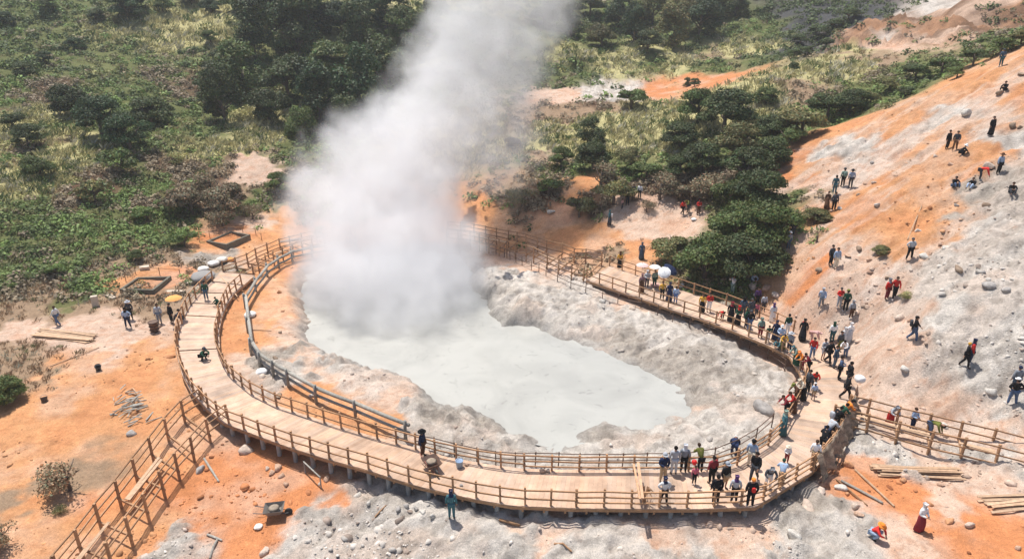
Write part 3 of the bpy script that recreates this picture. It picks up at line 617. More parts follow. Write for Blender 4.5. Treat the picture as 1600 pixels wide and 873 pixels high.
# scattered scrap wood: a countable heap as one thing
o = gp(208, 640); heap = empty('scrap_wood_heap', tuple(o), 0, 'untidy heap of grey scrap sticks beside the lower left frame', 'heap')
for k in range(46):
    c_ = gp(207 + random.gauss(0, 12), 638 + random.gauss(0, 13)); an = random.gauss(.9, .5); l_ = random.uniform(.3, 1.1); d = np.array([math.cos(an), math.sin(an)]) * l_
    m_ = MB(); z = c_[2] + .05 + random.uniform(0, .22); m_.beam((*(c_[:2] - d / 2), z), (*(c_[:2] + d / 2), z + random.uniform(-.1, .1)), random.uniform(.04, .09), .03, tint=tint(.3)); m_.build('stick', M['grey_wood'], heap)
def triangle(label, px):
    q_ = [gp(*p) + [0, 0, .08] for p in px]; m_ = MB()
    for i in range(3): m_.beam(q_[i], q_[(i + 1) % 3], .07, .06, tint=(1.2, 1.1, 1))
    tag(m_.build('wooden_bracket', M['lumber']), label, 'bracket')
triangle('triangular timber bracket lying above the scrap heap', [(196,614),(208,608),(216,618)])
# crossed planks leaning over the deck and the dry palm tuft
m_ = MB(); a, b = P(999, 716, .98), P(1006, 770, .98)
m_.beam(P(997, 722, 1.02), P(1004, 778, 1.06), .14, .04, tint=(1.1, 1, .95)); tag(m_.build('loose_board', M['lumber']), 'board laid across both railings over the front boardwalk, left one', 'board')
m_ = MB(); m_.beam(P(990, 724, 1.03), P(1000, 779, 1.07), .1, .04, tint=(1.15, 1, .9)); tag(m_.build('loose_board', M['lumber']), 'narrow board across both railings beside a wider one', 'board')
# saw horse
q_ = [gp(477, 738), gp(502, 762)]; m_ = MB()
for p in q_: m_.tube([p - [0, 0, .1], p + [0, 0, .75]], .04, 6)
m_.tube([q_[0] + [0, 0, .72], q_[1] + [0, 0, .72]], .04, 6); tag(m_.build('stick_barrier', M['grey_wood']), 'small stick barrier standing on the orange soil below the boardwalk', 'barrier')
# ---------------------------------------------------------------- containers and tools
def bucket(label, px, r=.2, h=.4, col=(.1, .1, .1), z=None, handle=True, name='bucket', cat='bucket', tilt=0):
    p = gp(*px) if z is None else P(px[0], px[1], z); root = empty(name, tuple(p), 0, label, cat)
    m_ = MB(); m_.lathe([(r * .8, 0), (r, h), (r * 1.06, h), (r * 1.06, h - .03), (r * .93, h - .02), (r * .76, .04), (.01, .03)], n=18)
    link('body', m_.mesh('body', M['paint'], True), root, color=rgba(col))
    if handle:
        m_ = MB(); m_.tube([(math.cos(t) * r, 0, h + math.sin(t) * r * .7) for t in np.linspace(0, math.pi, 9)], .012, 5); link('handle', m_.mesh('handle', M['paint']), root, color=(.2, .2, .2, 1))
    root.rotation_euler = (tilt, 0, .6); return root
b_ = bucket('tall rusty brown barrel standing beside the path near the boardwalk', (242, 518), .33, .85, (.14, .09, .07), handle=False, name='barrel', cat='barrel')
for z in (.2, .5, .78):
    m_ = MB(); m_.lathe([(.31 + .05 * z, z - .02), (.345 + .02 * z, z - .02), (.345 + .02 * z, z + .02), (.31 + .05 * z, z + .02)], n=18); link('hoop', m_.mesh('hoop', M['pipe'], True), b_)
bucket('black bucket lying on the orange ground at the left', (154, 577), .2, .4, (.06, .06, .06), tilt=.5)
bucket('small dark bucket tipped over on the far left soil', (70, 628), .2, .32, (.07, .06, .06), tilt=-.6)
bucket('blue and white bucket standing on the boardwalk right of the wheelbarrow', (718, 729), .2, .42, (.3, .4, .55), z=0.)
def barrow(label, p, rz, col, tub=(.25, .24, .22)):
    root = empty('wheelbarrow', tuple(p), rz, label, 'wheelbarrow')
    m_ = MB(); V = [(-.28, -.2, .3), (.28, -.2, .3), (.28, .35, .3), (-.28, .35, .3), (-.4, -.42, .58), (.4, -.42, .58), (.4, .55, .58), (-.4, .55, .58)]
    m_.add(V, [(0, 1, 2, 3), (0, 4, 5, 1), (1, 5, 6, 2), (2, 6, 7, 3), (3, 7, 4, 0)]); t_ = link('tub', m_.mesh('tub', M['paint']), root, color=rgba(tub)); s_ = t_.modifiers.new('t', 'SOLIDIFY'); s_.thickness = .02
    m_ = MB(); m_.lathe([(.25, .5), (.3, .52), (.2, .6), (.03, .64)], (0, .06, 0), 10, (.3, .24, .18)); link('load', m_.mesh('load', M['pebble'], True), root)
    for sx in (-1, 1):
        m_ = MB(); m_.tube([(sx * .1, .75, .2), (sx * .2, .2, .27), (sx * .28, -.9, .55)], .022, 6); link('handle', m_.mesh('handle', M['paint']), root, color=rgba(col))
        m_ = MB(); m_.tube([(sx * .22, -.2, .3), (sx * .24, -.3, 0)], .02, 6); link('leg', m_.mesh('leg', M['paint']), root, color=rgba(col))
    m_ = MB(); m_.lathe([(.1, -.04), (.19, -.045), (.2, 0), (.19, .045), (.1, .04)], n=18); me_ = m_.mesh('wheel', M['paint'], True); me_.transform(Matrix.Translation((0, .75, .2)) @ Matrix.Rotation(R(90), 4, 'Y')); link('wheel', me_, root, color=(.04, .04, .04, 1))
    return root
barrow('loaded wheelbarrow standing on the front boardwalk beside the worker', P(674, 732, 0), R(-150), (.3, .08, .05), (.2, .13, .1))
barrow('grey wheelbarrow standing on the orange soil at lower left centre', gp(428, 806), R(-80), (.1, .1, .1), (.2, .18, .16))
def sack(label, p, s, col, rz=0, name='sack', cat='sack', sq=.45):
    bm2 = bpy.data.meshes.new(name); import bmesh; b = bmesh.new(); bmesh.ops.create_icosphere(b, subdivisions=3, radius=1)
    for v in b.verts:
        q2 = v.co * 2.1; k = 1 + .16 * (vnoise(np.array([q2.x + 9]), np.array([q2.y + q2.z * 1.7 + 3]), 5)[0] - .5)
        v.co = Vector((math.copysign(abs(v.co.x) ** .7, v.co.x), math.copysign(abs(v.co.y) ** .7, v.co.y), v.co.z * sq)) * k * s; v.co.z += s * sq * .8
    b.to_mesh(bm2); b.free(); [setattr(f, 'use_smooth', True) for f in bm2.polygons]; bm2.materials.append(M['cloth'])
    o = link(name, bm2, None, tuple(p), rz, rgba(col)); return tag(o, label, cat)
sack('round white bundle set on the railing corner beside the black clothed visitor', P(1343, 596, .86), .3, (.74, .73, .71), name='bundle', cat='bundle', sq=.8)
sack('pink sack lying on the boardwalk under the white umbrella', P(1023, 447, 0), .38, (.62, .38, .34))
sack('white sack of cement left of the leftmost stacked sacks', gp(318, 423), .5, (.6, .58, .54), .4)
sack('white sack lying on top of the grey tarpaulin behind the railing', gp(334, 414), .5, (.7, .67, .62), .9)
sack('pale sack at the right end beside the orange cloth', gp(347, 408), .5, (.6, .56, .5), 1.4)
sack('orange cloth bundle beside the pale sacks behind the left boardwalk', gp(359, 408), .42, (.7, .3, .1), .3, name='bundle', cat='bundle')
sack('grey tarpaulin heap against the outside of the left railing', gp(318, 436), 1.0, (.27, .26, .25), .5, name='tarpaulin', cat='tarpaulin', sq=.35)
sack('white plastic bag on the ground between the people under the trees', gp(1084, 344), .26, (.7, .7, .7))
sack('pale bundle of rope lying on the orange corner', gp(404, 824), .2, (.7, .68, .62), name='rope_bundle', cat='rope')
sack('crumpled white plastic bag at the foot of the log fence', gp(409, 583), .38, (.66, .66, .66), .2)
sack('white crumpled wrapping against the log fence post above the pool bank', gp(391, 494), .45, (.62, .62, .6), .2)
def slab(label, px, s, rz, tz=0, col=(.55, .46, .36), name='foam_block'):
    p = gp(*px); m_ = MB(); m_.beam((-s[0] / 2, 0, s[2] / 2), (s[0] / 2, 0, s[2] / 2), s[1], s[2]); me_ = m_.mesh(name, M['paint']); o = link(name, me_, None, tuple(p), rz, rgba(col))
    b = o.modifiers.new('b', 'BEVEL'); b.width = .03; b.segments = 2; o.rotation_euler = (tz, 0, rz); tag(o, label, 'block')
slab('upright cream block standing in the dry grass by the path', (150, 478), (.5, .35, .9), .4)
slab('flat cream slab lying beside the near pit', (173, 464), (1.2, .45, .12), -.7)
slab('cream slab lying against the tarpaulin near the left railing', (299, 443), (1.0, .5, .2), .7)
slab('pale board lying in the grass behind the near pit', (226, 420), (.8, .6, .25), .5)
slab('flat pale slab lying right of the nearer pit', (274, 455), (1.6, .4, .06), .05)
slab('dark plank panel on the ground behind the left walkway frame', (445, 377), (3.4, .5, .08), .55, col=(.2, .15, .12))
# short stake on the slope
m_ = MB(); p = gp(1276, 379); m_.tube([p - [0, 0, .1], p + [0, 0, .62]], [.1, .07], 7); tag(m_.build('stake', M['bark']), 'short dark stake standing alone on the orange slope', 'stake')
# ================================================================ VEGETATION
def quads(C, Nrm, size, rng, asp=1.6):
    """leaf quads: centres, facing directions, sizes"""
    n = len(C); t = rng.normal(size=(n, 3)); u = np.cross(Nrm, t); u /= np.linalg.norm(u, axis=1)[:, None] + 1e-9; v = np.cross(Nrm, u)
    a = (size * asp / 2)[:, None]; b = (size / 2)[:, None]
    V = np.stack([C - u * a, C + v * b, C + u * a, C - v * b], 1).reshape(-1, 3); return V, np.arange(4 * n).reshape(n, 4)
def crown_mesh(name, seed, lobes=11, n=3400, leaf=.085, flat=.8, sparse=0, up=.25, top=0.):
    rng = np.random.default_rng(seed); cs, rs, ts = [], [], []
    for k in range(lobes):
        a = rng.uniform(0, 2 * math.pi); e = rng.uniform(-.55, 1.05) * 1.15; r_ = rng.uniform(.45, .72) * (1 - .15 * (k % 2))
        cs.append([math.cos(a) * math.cos(e) * r_, math.sin(a) * math.cos(e) * r_, .62 + math.sin(e) * flat * .62 + top * max(0, math.sin(e)) * rng.uniform(.3, 1)]); rs.append(rng.uniform(.28, .46)); ts.append(rng.uniform(.72, 1.3))
    cs, rs, ts = np.array(cs), np.array(rs), np.array(ts); k = rng.integers(0, lobes, n)
    d = rng.normal(size=(n, 3)); d[:, 2] = np.abs(d[:, 2]) * .9 + d[:, 2] * .4; d /= np.linalg.norm(d, axis=1)[:, None]
    rad = rs[k] * (rng.uniform(.35, 1., n) ** .5) * rng.uniform(.85, 1.22 + sparse, n); C = cs[k] + d * rad[:, None] * [1, 1, flat]
    nn = d + rng.normal(size=(n, 3)) * .55; nn[:, 2] += up; nn /= np.linalg.norm(nn, axis=1)[:, None]
    V, Fq = quads(C, nn, leaf * rng.uniform(.6, 1.35, n), rng)
    t = ts[k] * rng.uniform(.75, 1.25, n); yel = 1 + .18 * rng.normal(size=n); col = np.c_[t * np.clip(yel, .6, 1.5), t, t * .9]
    return npmesh(name, V, Fq, M['leaf'], np.repeat(col, 4, 0))
def trunk_mesh(name, seed, h=.8):
    rng = random.Random(seed); m_ = MB(); m_.tube([(0, 0, -.15), (.02, 0, h * .5), (.05, .02, h)], [.075, .055, .035], 8)
    for k in range(6):
        a = rng.uniform(0, 6.28); z = rng.uniform(.3, .8) * h; r_ = rng.uniform(.35, .6); m_.tube([(.02, 0, z), (math.cos(a) * r_ * .5, math.sin(a) * r_ * .5, z + .18), (math.cos(a) * r_, math.sin(a) * r_, z + rng.uniform(.3, .5))], [.035, .025, .01], 5)
    return m_.mesh(name, M['bark'], True)
CR = {'round': [crown_mesh('crown', 10 + i, n=12000, leaf=.052, lobes=15) for i in range(3)], 'tall': [crown_mesh('crown', 30 + i, lobes=14, n=7000, leaf=.06, flat=1.35, top=.35) for i in range(3)],
      'low': [crown_mesh('crown', 50 + i, lobes=9, n=5500, leaf=.06, flat=.55) for i in range(2)], 'dry': [crown_mesh('crown', 70 + i, lobes=8, n=1500, leaf=.06, flat=.6, sparse=.35) for i in range(2)],
      'open': [crown_mesh('crown', 90 + i, lobes=8, n=1300, leaf=.1, flat=.7, sparse=.3) for i in range(2)]}
TK = [trunk_mesh('trunk', i) for i in range(3)]
TI = dict(dark=(.092, .125, .046), mid=(.145, .195, .06), olive=(.21, .20, .085), brown=(.26, .205, .135), dry=(.33, .25, .17), fresh=(.18, .26, .075), pine=(.062, .108, .044), golden=(.38, .36, .15))
def tree(px, py, r, kind='round', tc='dark', label='', group=None, name='tree', cat='tree'):
    p = gp(px, py + r * .62); Z = np.dot(p - [0, 0, CH], [0, CP, -SP]); Rr = r * Z / F / .95; rz = random.uniform(0, 6.28)
    o = bpy.data.objects.new(name, None); COL.objects.link(o); o.location = p - np.array([0, 0, .1]); o.rotation_euler = (0, 0, rz); o.scale = (Rr, Rr, Rr * random.uniform(.88, 1.1)); o.empty_display_size = .1
    tag(o, label, cat, group); c_ = np.array(TI[tc]) * random.uniform(.85, 1.15) * (.72 if kind in ('round', 'tall') else .85)
    link('crown', random.choice(CR[kind]), o, color=rgba(c_)); link('trunk', random.choice(TK), o)
    return o
g_r = 'dark trees of the grove behind the right boardwalk'
for a in ((1052,388,34,'low','olive','hazy olive bush at the left tip of the grove by the umbrellas'), (1100,404,46,'round','mid','broad green tree hanging over the right boardwalk'), (1168,402,50,'round','dark','largest dark tree overhanging the rubble beside the right boardwalk'),
          (1202,356,42,'round','mid','green tree at the right tip of the grove facing the open slope'), (1150,345,42,'round','mid','green tree in the middle of the grove above the overhanging ones'), (1188,305,40,'round','dark','dark tree left of the three walkers on the slope'),
          (1112,290,32,'dry','brown','brown leafless bush in the gap of the grove'), (1165,262,38,'round','dark','dark tree in the upper middle of the grove'), (1204,240,30,'round','dark','dark tree on the slope edge below two small round ones'),
          (1148,222,36,'round','olive','olive tinted tree under the crest of the grove'), (1096,245,32,'round','dark','dark tree at the left flank of the grove top'), (1062,212,28,'round','dark','round dark tree standing out into the golden grass'),
          (1130,176,45,'round','dark','tall dark tree crowning the grove against golden grass'), (1090,172,30,'round','mid','green tree left of the tallest one on the crest'), (1196,153,18,'round','mid','small round tree alone above the grove'),
          (1200,206,28,'round','dark','dark tree between the crest and the slope'), (1252,188,36,'low','olive','broad olive bush on the ridge right of the grove'), (1292,165,30,'low','dark','dark low bush on the ridge above the pale streaks'),
          (1326,160,28,'round','dark','dark round bush at the end of the ridge bushes'), (1230,212,24,'low','mid','green low bush at the slope edge below the ridge'), (1215,330,24,'low','mid','small green bush in front of the grove tip'),
          (1080,300,26,'low','brown','brownish low bush above the red clothed group'), (1140,300,30,'round','mid','mid green tree between brown bush and dark tree')):
    tree(a[0], a[1], a[2] * 1.13, *a[3:])
for a in ((924,213,26,'tall','dark','narrow dark tree standing up from the thicket into pale grass'), (926,246,30,'round','dark','dark tree below the narrow one in the middle thicket'), (876,250,22,'round','mid','rounded green shrub right of the steam in the pale grass'),
          (986,246,28,'low','olive','olive bush at the right of the middle thicket'), (1010,262,27,'low','mid','low green bush above the dark clothed group'), (938,274,30,'dry','brown','brown dry bush left in the middle thicket'), (958,298,34,'low','olive','olive brown bush on the edge of the orange ground'),
          (905,322,28,'low','olive','low spreading bush above the dark hollow'), (858,292,22,'open','mid','open green sapling with thin trunk beside the orange bank'), (815,310,26,'dry','olive','grey olive bush half lost in the steam edge'), (1030,292,32,'dry','brown','wide brown bush right of the dark clothed group'),
          (1062,262,26,'round','dark','dark bush where the grove meets the middle thicket'), (986,154,28,'low','mid','lone green shrub beside the white track in the valley'), (1272,334,25,'low','olive','isolated bush with deep shadow on the open slope'),
          (1085,130,9,'round','dark','tiny dark tree on the orange track, right one'), (1073,131,7,'tall','dark','tiny dark tree on the orange track, left one'), (800,222,14,'round','dark','small dark bush showing through thin steam'), (1412,457,13,'dry','golden','yellow dry grass tussock beside the two red clothed visitors'),
          (1372,390,16,'low','olive','small dark juniper bush among the stones on the slope'), (1010,322,15,'dry','brown','grey twiggy bush in front of the dark clothed group'), (1240,105,10,'round','dark','small shrub on the slaty patch')):
    tree(*a)
for a in ((436,288,22,'round','mid','round green shrub at the left edge of the steam'), (302,312,40,'low','brown','wide brown leaved tree behind the far pit'), (362,312,40,'low','brown','dark brown tree behind the far pit, right neighbour'), (330,285,30,'dry','brown','dry brown bush above the twin brown trees'),
          (160,188,42,'round','pine','black green thicket tree in the hollow of the left hillside'), (205,212,38,'round','pine','dark tree right in the hollow beside pale grass'), (118,162,34,'round','dark','dark tree on the upper left rim of the hollow'), (238,176,34,'round','dark','dark tree above the hollow at its right rim'),
          (192,252,30,'open','mid','open flat topped tree with bent trunk below the hollow'), (20,186,22,'low','dark','dark bush at the left edge half way up'), (45,214,26,'round','dark','dark shrub beside the pale bent grass at the left'), (150,300,26,'open','olive','sparse olive tree with leaning trunk in the scrub'),
          (8,608,34,'round','mid','dark bush cut by the left edge beside the orange soil'), (110,738,44,'dry','dry','large dry thorn bush on the orange slope beside the walkway frame'), (4,826,36,'dry','dry','dry thorn bush in the lower left corner'), 
          (95,792,13,'dry','olive','small green weed patch below the large dry thorn bush'), (212,398,14,'round','mid','small round bush behind the nearer pit'), (350,340,26,'dry','brown','leafless brown shrub just above the far pit'), (395,330,20,'dry','brown','leafless shrub beside the dark tree and the orange bank'),
          (65,260,26,'round','mid','green bush at the left above the brown scrub'), (230,330,22,'low','fresh','bright green bush in the left scrub'), (290,372,22,'low','fresh','bright green bush near the grass edge left of the far pit'), (90,420,18,'low','fresh','fresh green shrub low on the left hillside'),
          (270,248,20,'golden' and 'dry','golden','pale grassy bush under the wood edge')):
    tree(*a)
wood = [(430,24,48),(398,62,42),(470,62,46),(522,98,46),(562,146,46),(602,108,42),(450,128,46),(382,122,42),(502,166,44),(422,168,38),(352,166,36),(482,16,42),(535,30,36),(590,188,28),(645,96,34),(640,48,38),(612,22,34),(560,62,36),(350,100,30),(672,30,32),(575,10,30),(330,128,26),(540,188,30),(470,200,26)]
for i, (a, b, r_) in enumerate(wood):
    ed = b > 140; tree(a, b, r_, ('tall', 'round')[i % 3 == 0], ('pine', 'dark', 'dark', 'mid')[i % 4], 'dark tree at the lower edge of the wood above the pale grass band' if ed else 'dark evergreen crown inside the dense wood left of the steam', 'trees of the wood left of the steam')
top = [(850,26,26),(892,40,26),(940,58,26),(990,52,24),(1012,66,22),(1050,54,30),(1092,34,36),(1112,10,30),(1062,16,28),(970,26,28),(922,10,26),(1020,22,26),(880,8,24),(1150,12,22)]
for i, (a, b, r_) in enumerate(top): tree(a, b, r_, ('round', 'tall')[i % 2], ('pine', 'dark', 'olive')[i % 3], 'dark tree on the far hillside right of the steam', 'trees on the far hillside right of the steam')
for i, (a, b, r_) in enumerate([(200,16,26),(212,-2,24),(75,8,16),(330,12,18),(150,24,14),(255,10,14),(10,30,16),(300,-4,22),(370,6,24),(120,70,16),(40,110,18),(330,60,14),(70,90,14)]):
    tree(a, b, r_, 'round', ('pine', 'dark', 'mid')[i % 3], 'dark shrub dotted over the upper left hillside', 'shrubs on the upper left hillside')
for i, (a, b, r_) in enumerate([(1390,128,22),(1430,108,24),(1470,104,26),(1360,152,18),(1520,90,22),(1562,72,22),(1594,56,22),(1412,142,16),(1495,112,16)]):
    tree(a, b, r_, 'low', ('olive', 'dark', 'mid')[i % 3], 'low olive bush on the ridge strip above the open slope', 'bushes on the ridge above the open slope')
for i, (a, b, r_) in enumerate([(1250,60,18),(1275,48,18),(1300,36,18),(1262,78,14),(1325,22,18),(1240,84,12),(1290,66,13)]):
    tree(a, b, r_, 'low', 'dark', 'dark bush on the slate grey patch at the upper right', 'bushes on the slate grey patch')
# ---- ground cover (nobody could count it)
def scatter(n, x0, x1, y0, y1, seed):
    rng = np.random.default_rng(seed); px = rng.uniform(x0, x1, n); py = rng.uniform(y0, y1, n); W_, Z = hit(px, py, ZG)
    ok = Z < 230; W_, Z, px, py = W_[ok], Z[ok], px[ok], py[ok]
    C = [bil(CW[..., k], W_[:, 0], W_[:, 1]) for k in range(len(KEYS))]; return W_, Z, px, py, dict(zip(KEYS, C)), rng
def cover(name, W_, size, ncol, per, flat, rng, leaf, label_kind, up=.4, asp=1.6):
    n = len(W_); k = np.repeat(np.arange(n), per); m_ = n * per; d = rng.normal(size=(m_, 3)); d /= np.linalg.norm(d, axis=1)[:, None]; d[:, 2] = np.abs(d[:, 2])
    rad = size[k] * rng.uniform(.3, 1, m_) ** .6; C = W_[k] + d * rad[:, None] * [1, 1, flat]; C[:, 2] -= size[k] * .08
    nn = d + rng.normal(size=(m_, 3)) * .6; nn[:, 2] += up; nn /= np.linalg.norm(nn, axis=1)[:, None]
    V, Fq = quads(C, nn, size[k] * leaf * rng.uniform(.6, 1.4, m_), rng, asp)
    col = ncol[k] * rng.uniform(.72, 1.3, (m_, 1)); me = npmesh(name, V, Fq, M['leafstuff'], np.repeat(col, 4, 0)); return tag(link(name, me), kind='stuff')
W_, Z, px, py, c_, rng = scatter(33000, -520, 1960, -90, 470, 5)
pg = c_['G'] + c_['B'] + .9 * c_['S'] + .3 * c_['C'] * (vnoise(W_[:, 0] * .25, W_[:, 1] * .25, 9) > .55) + .35 * c_['D'] + .06 * c_['Y']
pg *= np.where(Z < 70, np.clip(1.3 - .0 * Z, 0, 1), 1)
keep = (rng.random(len(W_)) < pg * .95) & (W_[:, 1] > 40) & ~((px > 962) & (px < 1012) & (py > 300) & (py < 345))
W_, Z = W_[keep], Z[keep]; cc = {k: v[keep] for k, v in c_.items()}
n = len(W_); kind = rng.random(n); n1 = fbm(W_[:, 0] * .14, W_[:, 1] * .14, 3, 200); n2 = fbm(W_[:, 0] * .35 + 9, W_[:, 1] * .35, 3, 201)
pal = np.array([TI['fresh'], TI['mid'], TI['olive'], TI['brown'], TI['dark'], TI['golden']])
sc_ = np.stack([n1 * 1.0 + rng.random(n) * .5, .45 + rng.random(n) * .7, n2 * .8 + rng.random(n) * .6, n2 * 0 + (1 - n1) * .95 + rng.random(n) * .45 + cc['B'] * .8 + cc['D'] * .5, (1 - n2) * .9 + rng.random(n) * .5 + cc['S'] + sst(78, 120, W_[:, 1]) * .2, n2 * .3 + rng.random(n) * .55 + cc['Y'] * 1.2], 1)
base = pal[np.argmax(sc_, 1)] * rng.uniform(.75, 1.35, (n, 1))
size = rng.uniform(.35, .95, n) * (Z / 75) ** .75
cover('scrub', W_, size, base, 34, .8, rng, .25, None)
# grass: upright blades
def blades(name, W_, h, col, per, rng, lean=.5, wd=.05):
    n = len(W_); k = np.repeat(np.arange(n), per); m_ = n * per; a = rng.uniform(0, 6.28, m_); s_ = h[k] * rng.uniform(.6, 1.15, m_)
    base_ = W_[k] + np.c_[rng.normal(size=(m_, 2)) * (h[k] * .35)[:, None], np.full(m_, -.04)]
    d = np.c_[np.cos(a) * lean * rng.uniform(.2, 1, m_) + .22, np.sin(a) * lean * rng.uniform(.2, 1, m_), np.ones(m_)]; d /= np.linalg.norm(d, axis=1)[:, None]
    sd_ = np.c_[-np.sin(a), np.cos(a), np.zeros(m_)] * (wd * h[k] * rng.uniform(.6, 1.4, m_))[:, None]; mid = base_ + d * (s_ * .55)[:, None]; tip = base_ + d * s_[:, None] + np.c_[np.cos(a), np.sin(a), -np.ones(m_) * .4] * (s_ * .25)[:, None]
    V = np.stack([base_ - sd_, base_ + sd_, mid + sd_ * .8, tip], 1).reshape(-1, 3); Fq = np.arange(4 * m_).reshape(m_, 4)
    c2 = col[k] * rng.uniform(.75, 1.3, (m_, 1)); return tag(link(name, npmesh(name, V, Fq, M['leafstuff'], np.repeat(c2, 4, 0))), kind='stuff')
W_, Z, px, py, c_, rng = scatter(50000, -400, 1900, -70, 640, 6)
pg = c_['Y'] * 1.2 + c_['D'] * .55 + c_['G'] * .12; keep = (rng.random(len(W_)) < pg) & (bil(ddeck, W_[:, 0], W_[:, 1]) > 1.5)
W_, Z = W_[keep], Z[keep]; yy = c_['Y'][keep]; dd = c_['D'][keep]; n = len(W_)
y_, d_ = s2l((216, 208, 154)) / 1.55, s2l((196, 164, 132)) / 1.7; g_ = np.array([.11, .15, .055]); f = (yy / (yy + dd + .05))[:, None]
pale = (rng.random(n) < .18)[:, None]
col = np.where(rng.random((n, 1)) < .25 * f + .1, g_ * 1.1, y_ * f + d_ * (1 - f)); col = np.where(pale, s2l((222, 216, 190)) / 1.7, col)
h = rng.uniform(.4, .95, n) * np.where(yy > .4, (Z / 70) ** .6, .48) ; blades('tall_grass', W_, h, col, 13, rng)
# ================================================================ ROCKS
def rock_mesh(name, seed, sub=2, flat=.65, rough=.5):
    import bmesh
    rng = np.random.default_rng(seed); b = bmesh.new(); bmesh.ops.create_icosphere(b, subdivisions=sub, radius=1); V = np.array([v.co for v in b.verts])
    k = 1 + rough * (fbm(V[:, 0] * 1.3 + V[:, 2] + seed, V[:, 1] * 1.3 - V[:, 2] * .7, 4, seed) - .5) * 2; V = V * k[:, None]
    for _ in range(11):
        d = rng.normal(size=3); d /= np.linalg.norm(d); c_ = rng.uniform(.42, .75); s_ = V @ d; V = V - np.maximum(s_ - c_, 0)[:, None] * d * .92
    V *= [1, rng.uniform(.7, 1), flat]; Fs = np.array([[v.index for v in f.verts] for f in b.faces]); b.free()
    return npmesh(name, V, Fs, M['rock'], np.ones((len(V), 3)) * .5, smooth=False)
RK = [rock_mesh('boulder', 300 + i) for i in range(7)]
RT = dict(w=(.62, .58, .52), o=(.56, .37, .26), g=(.42, .39, .36), b=(.33, .24, .17), p=(.60, .48, .39), r=(.60, .31, .16))
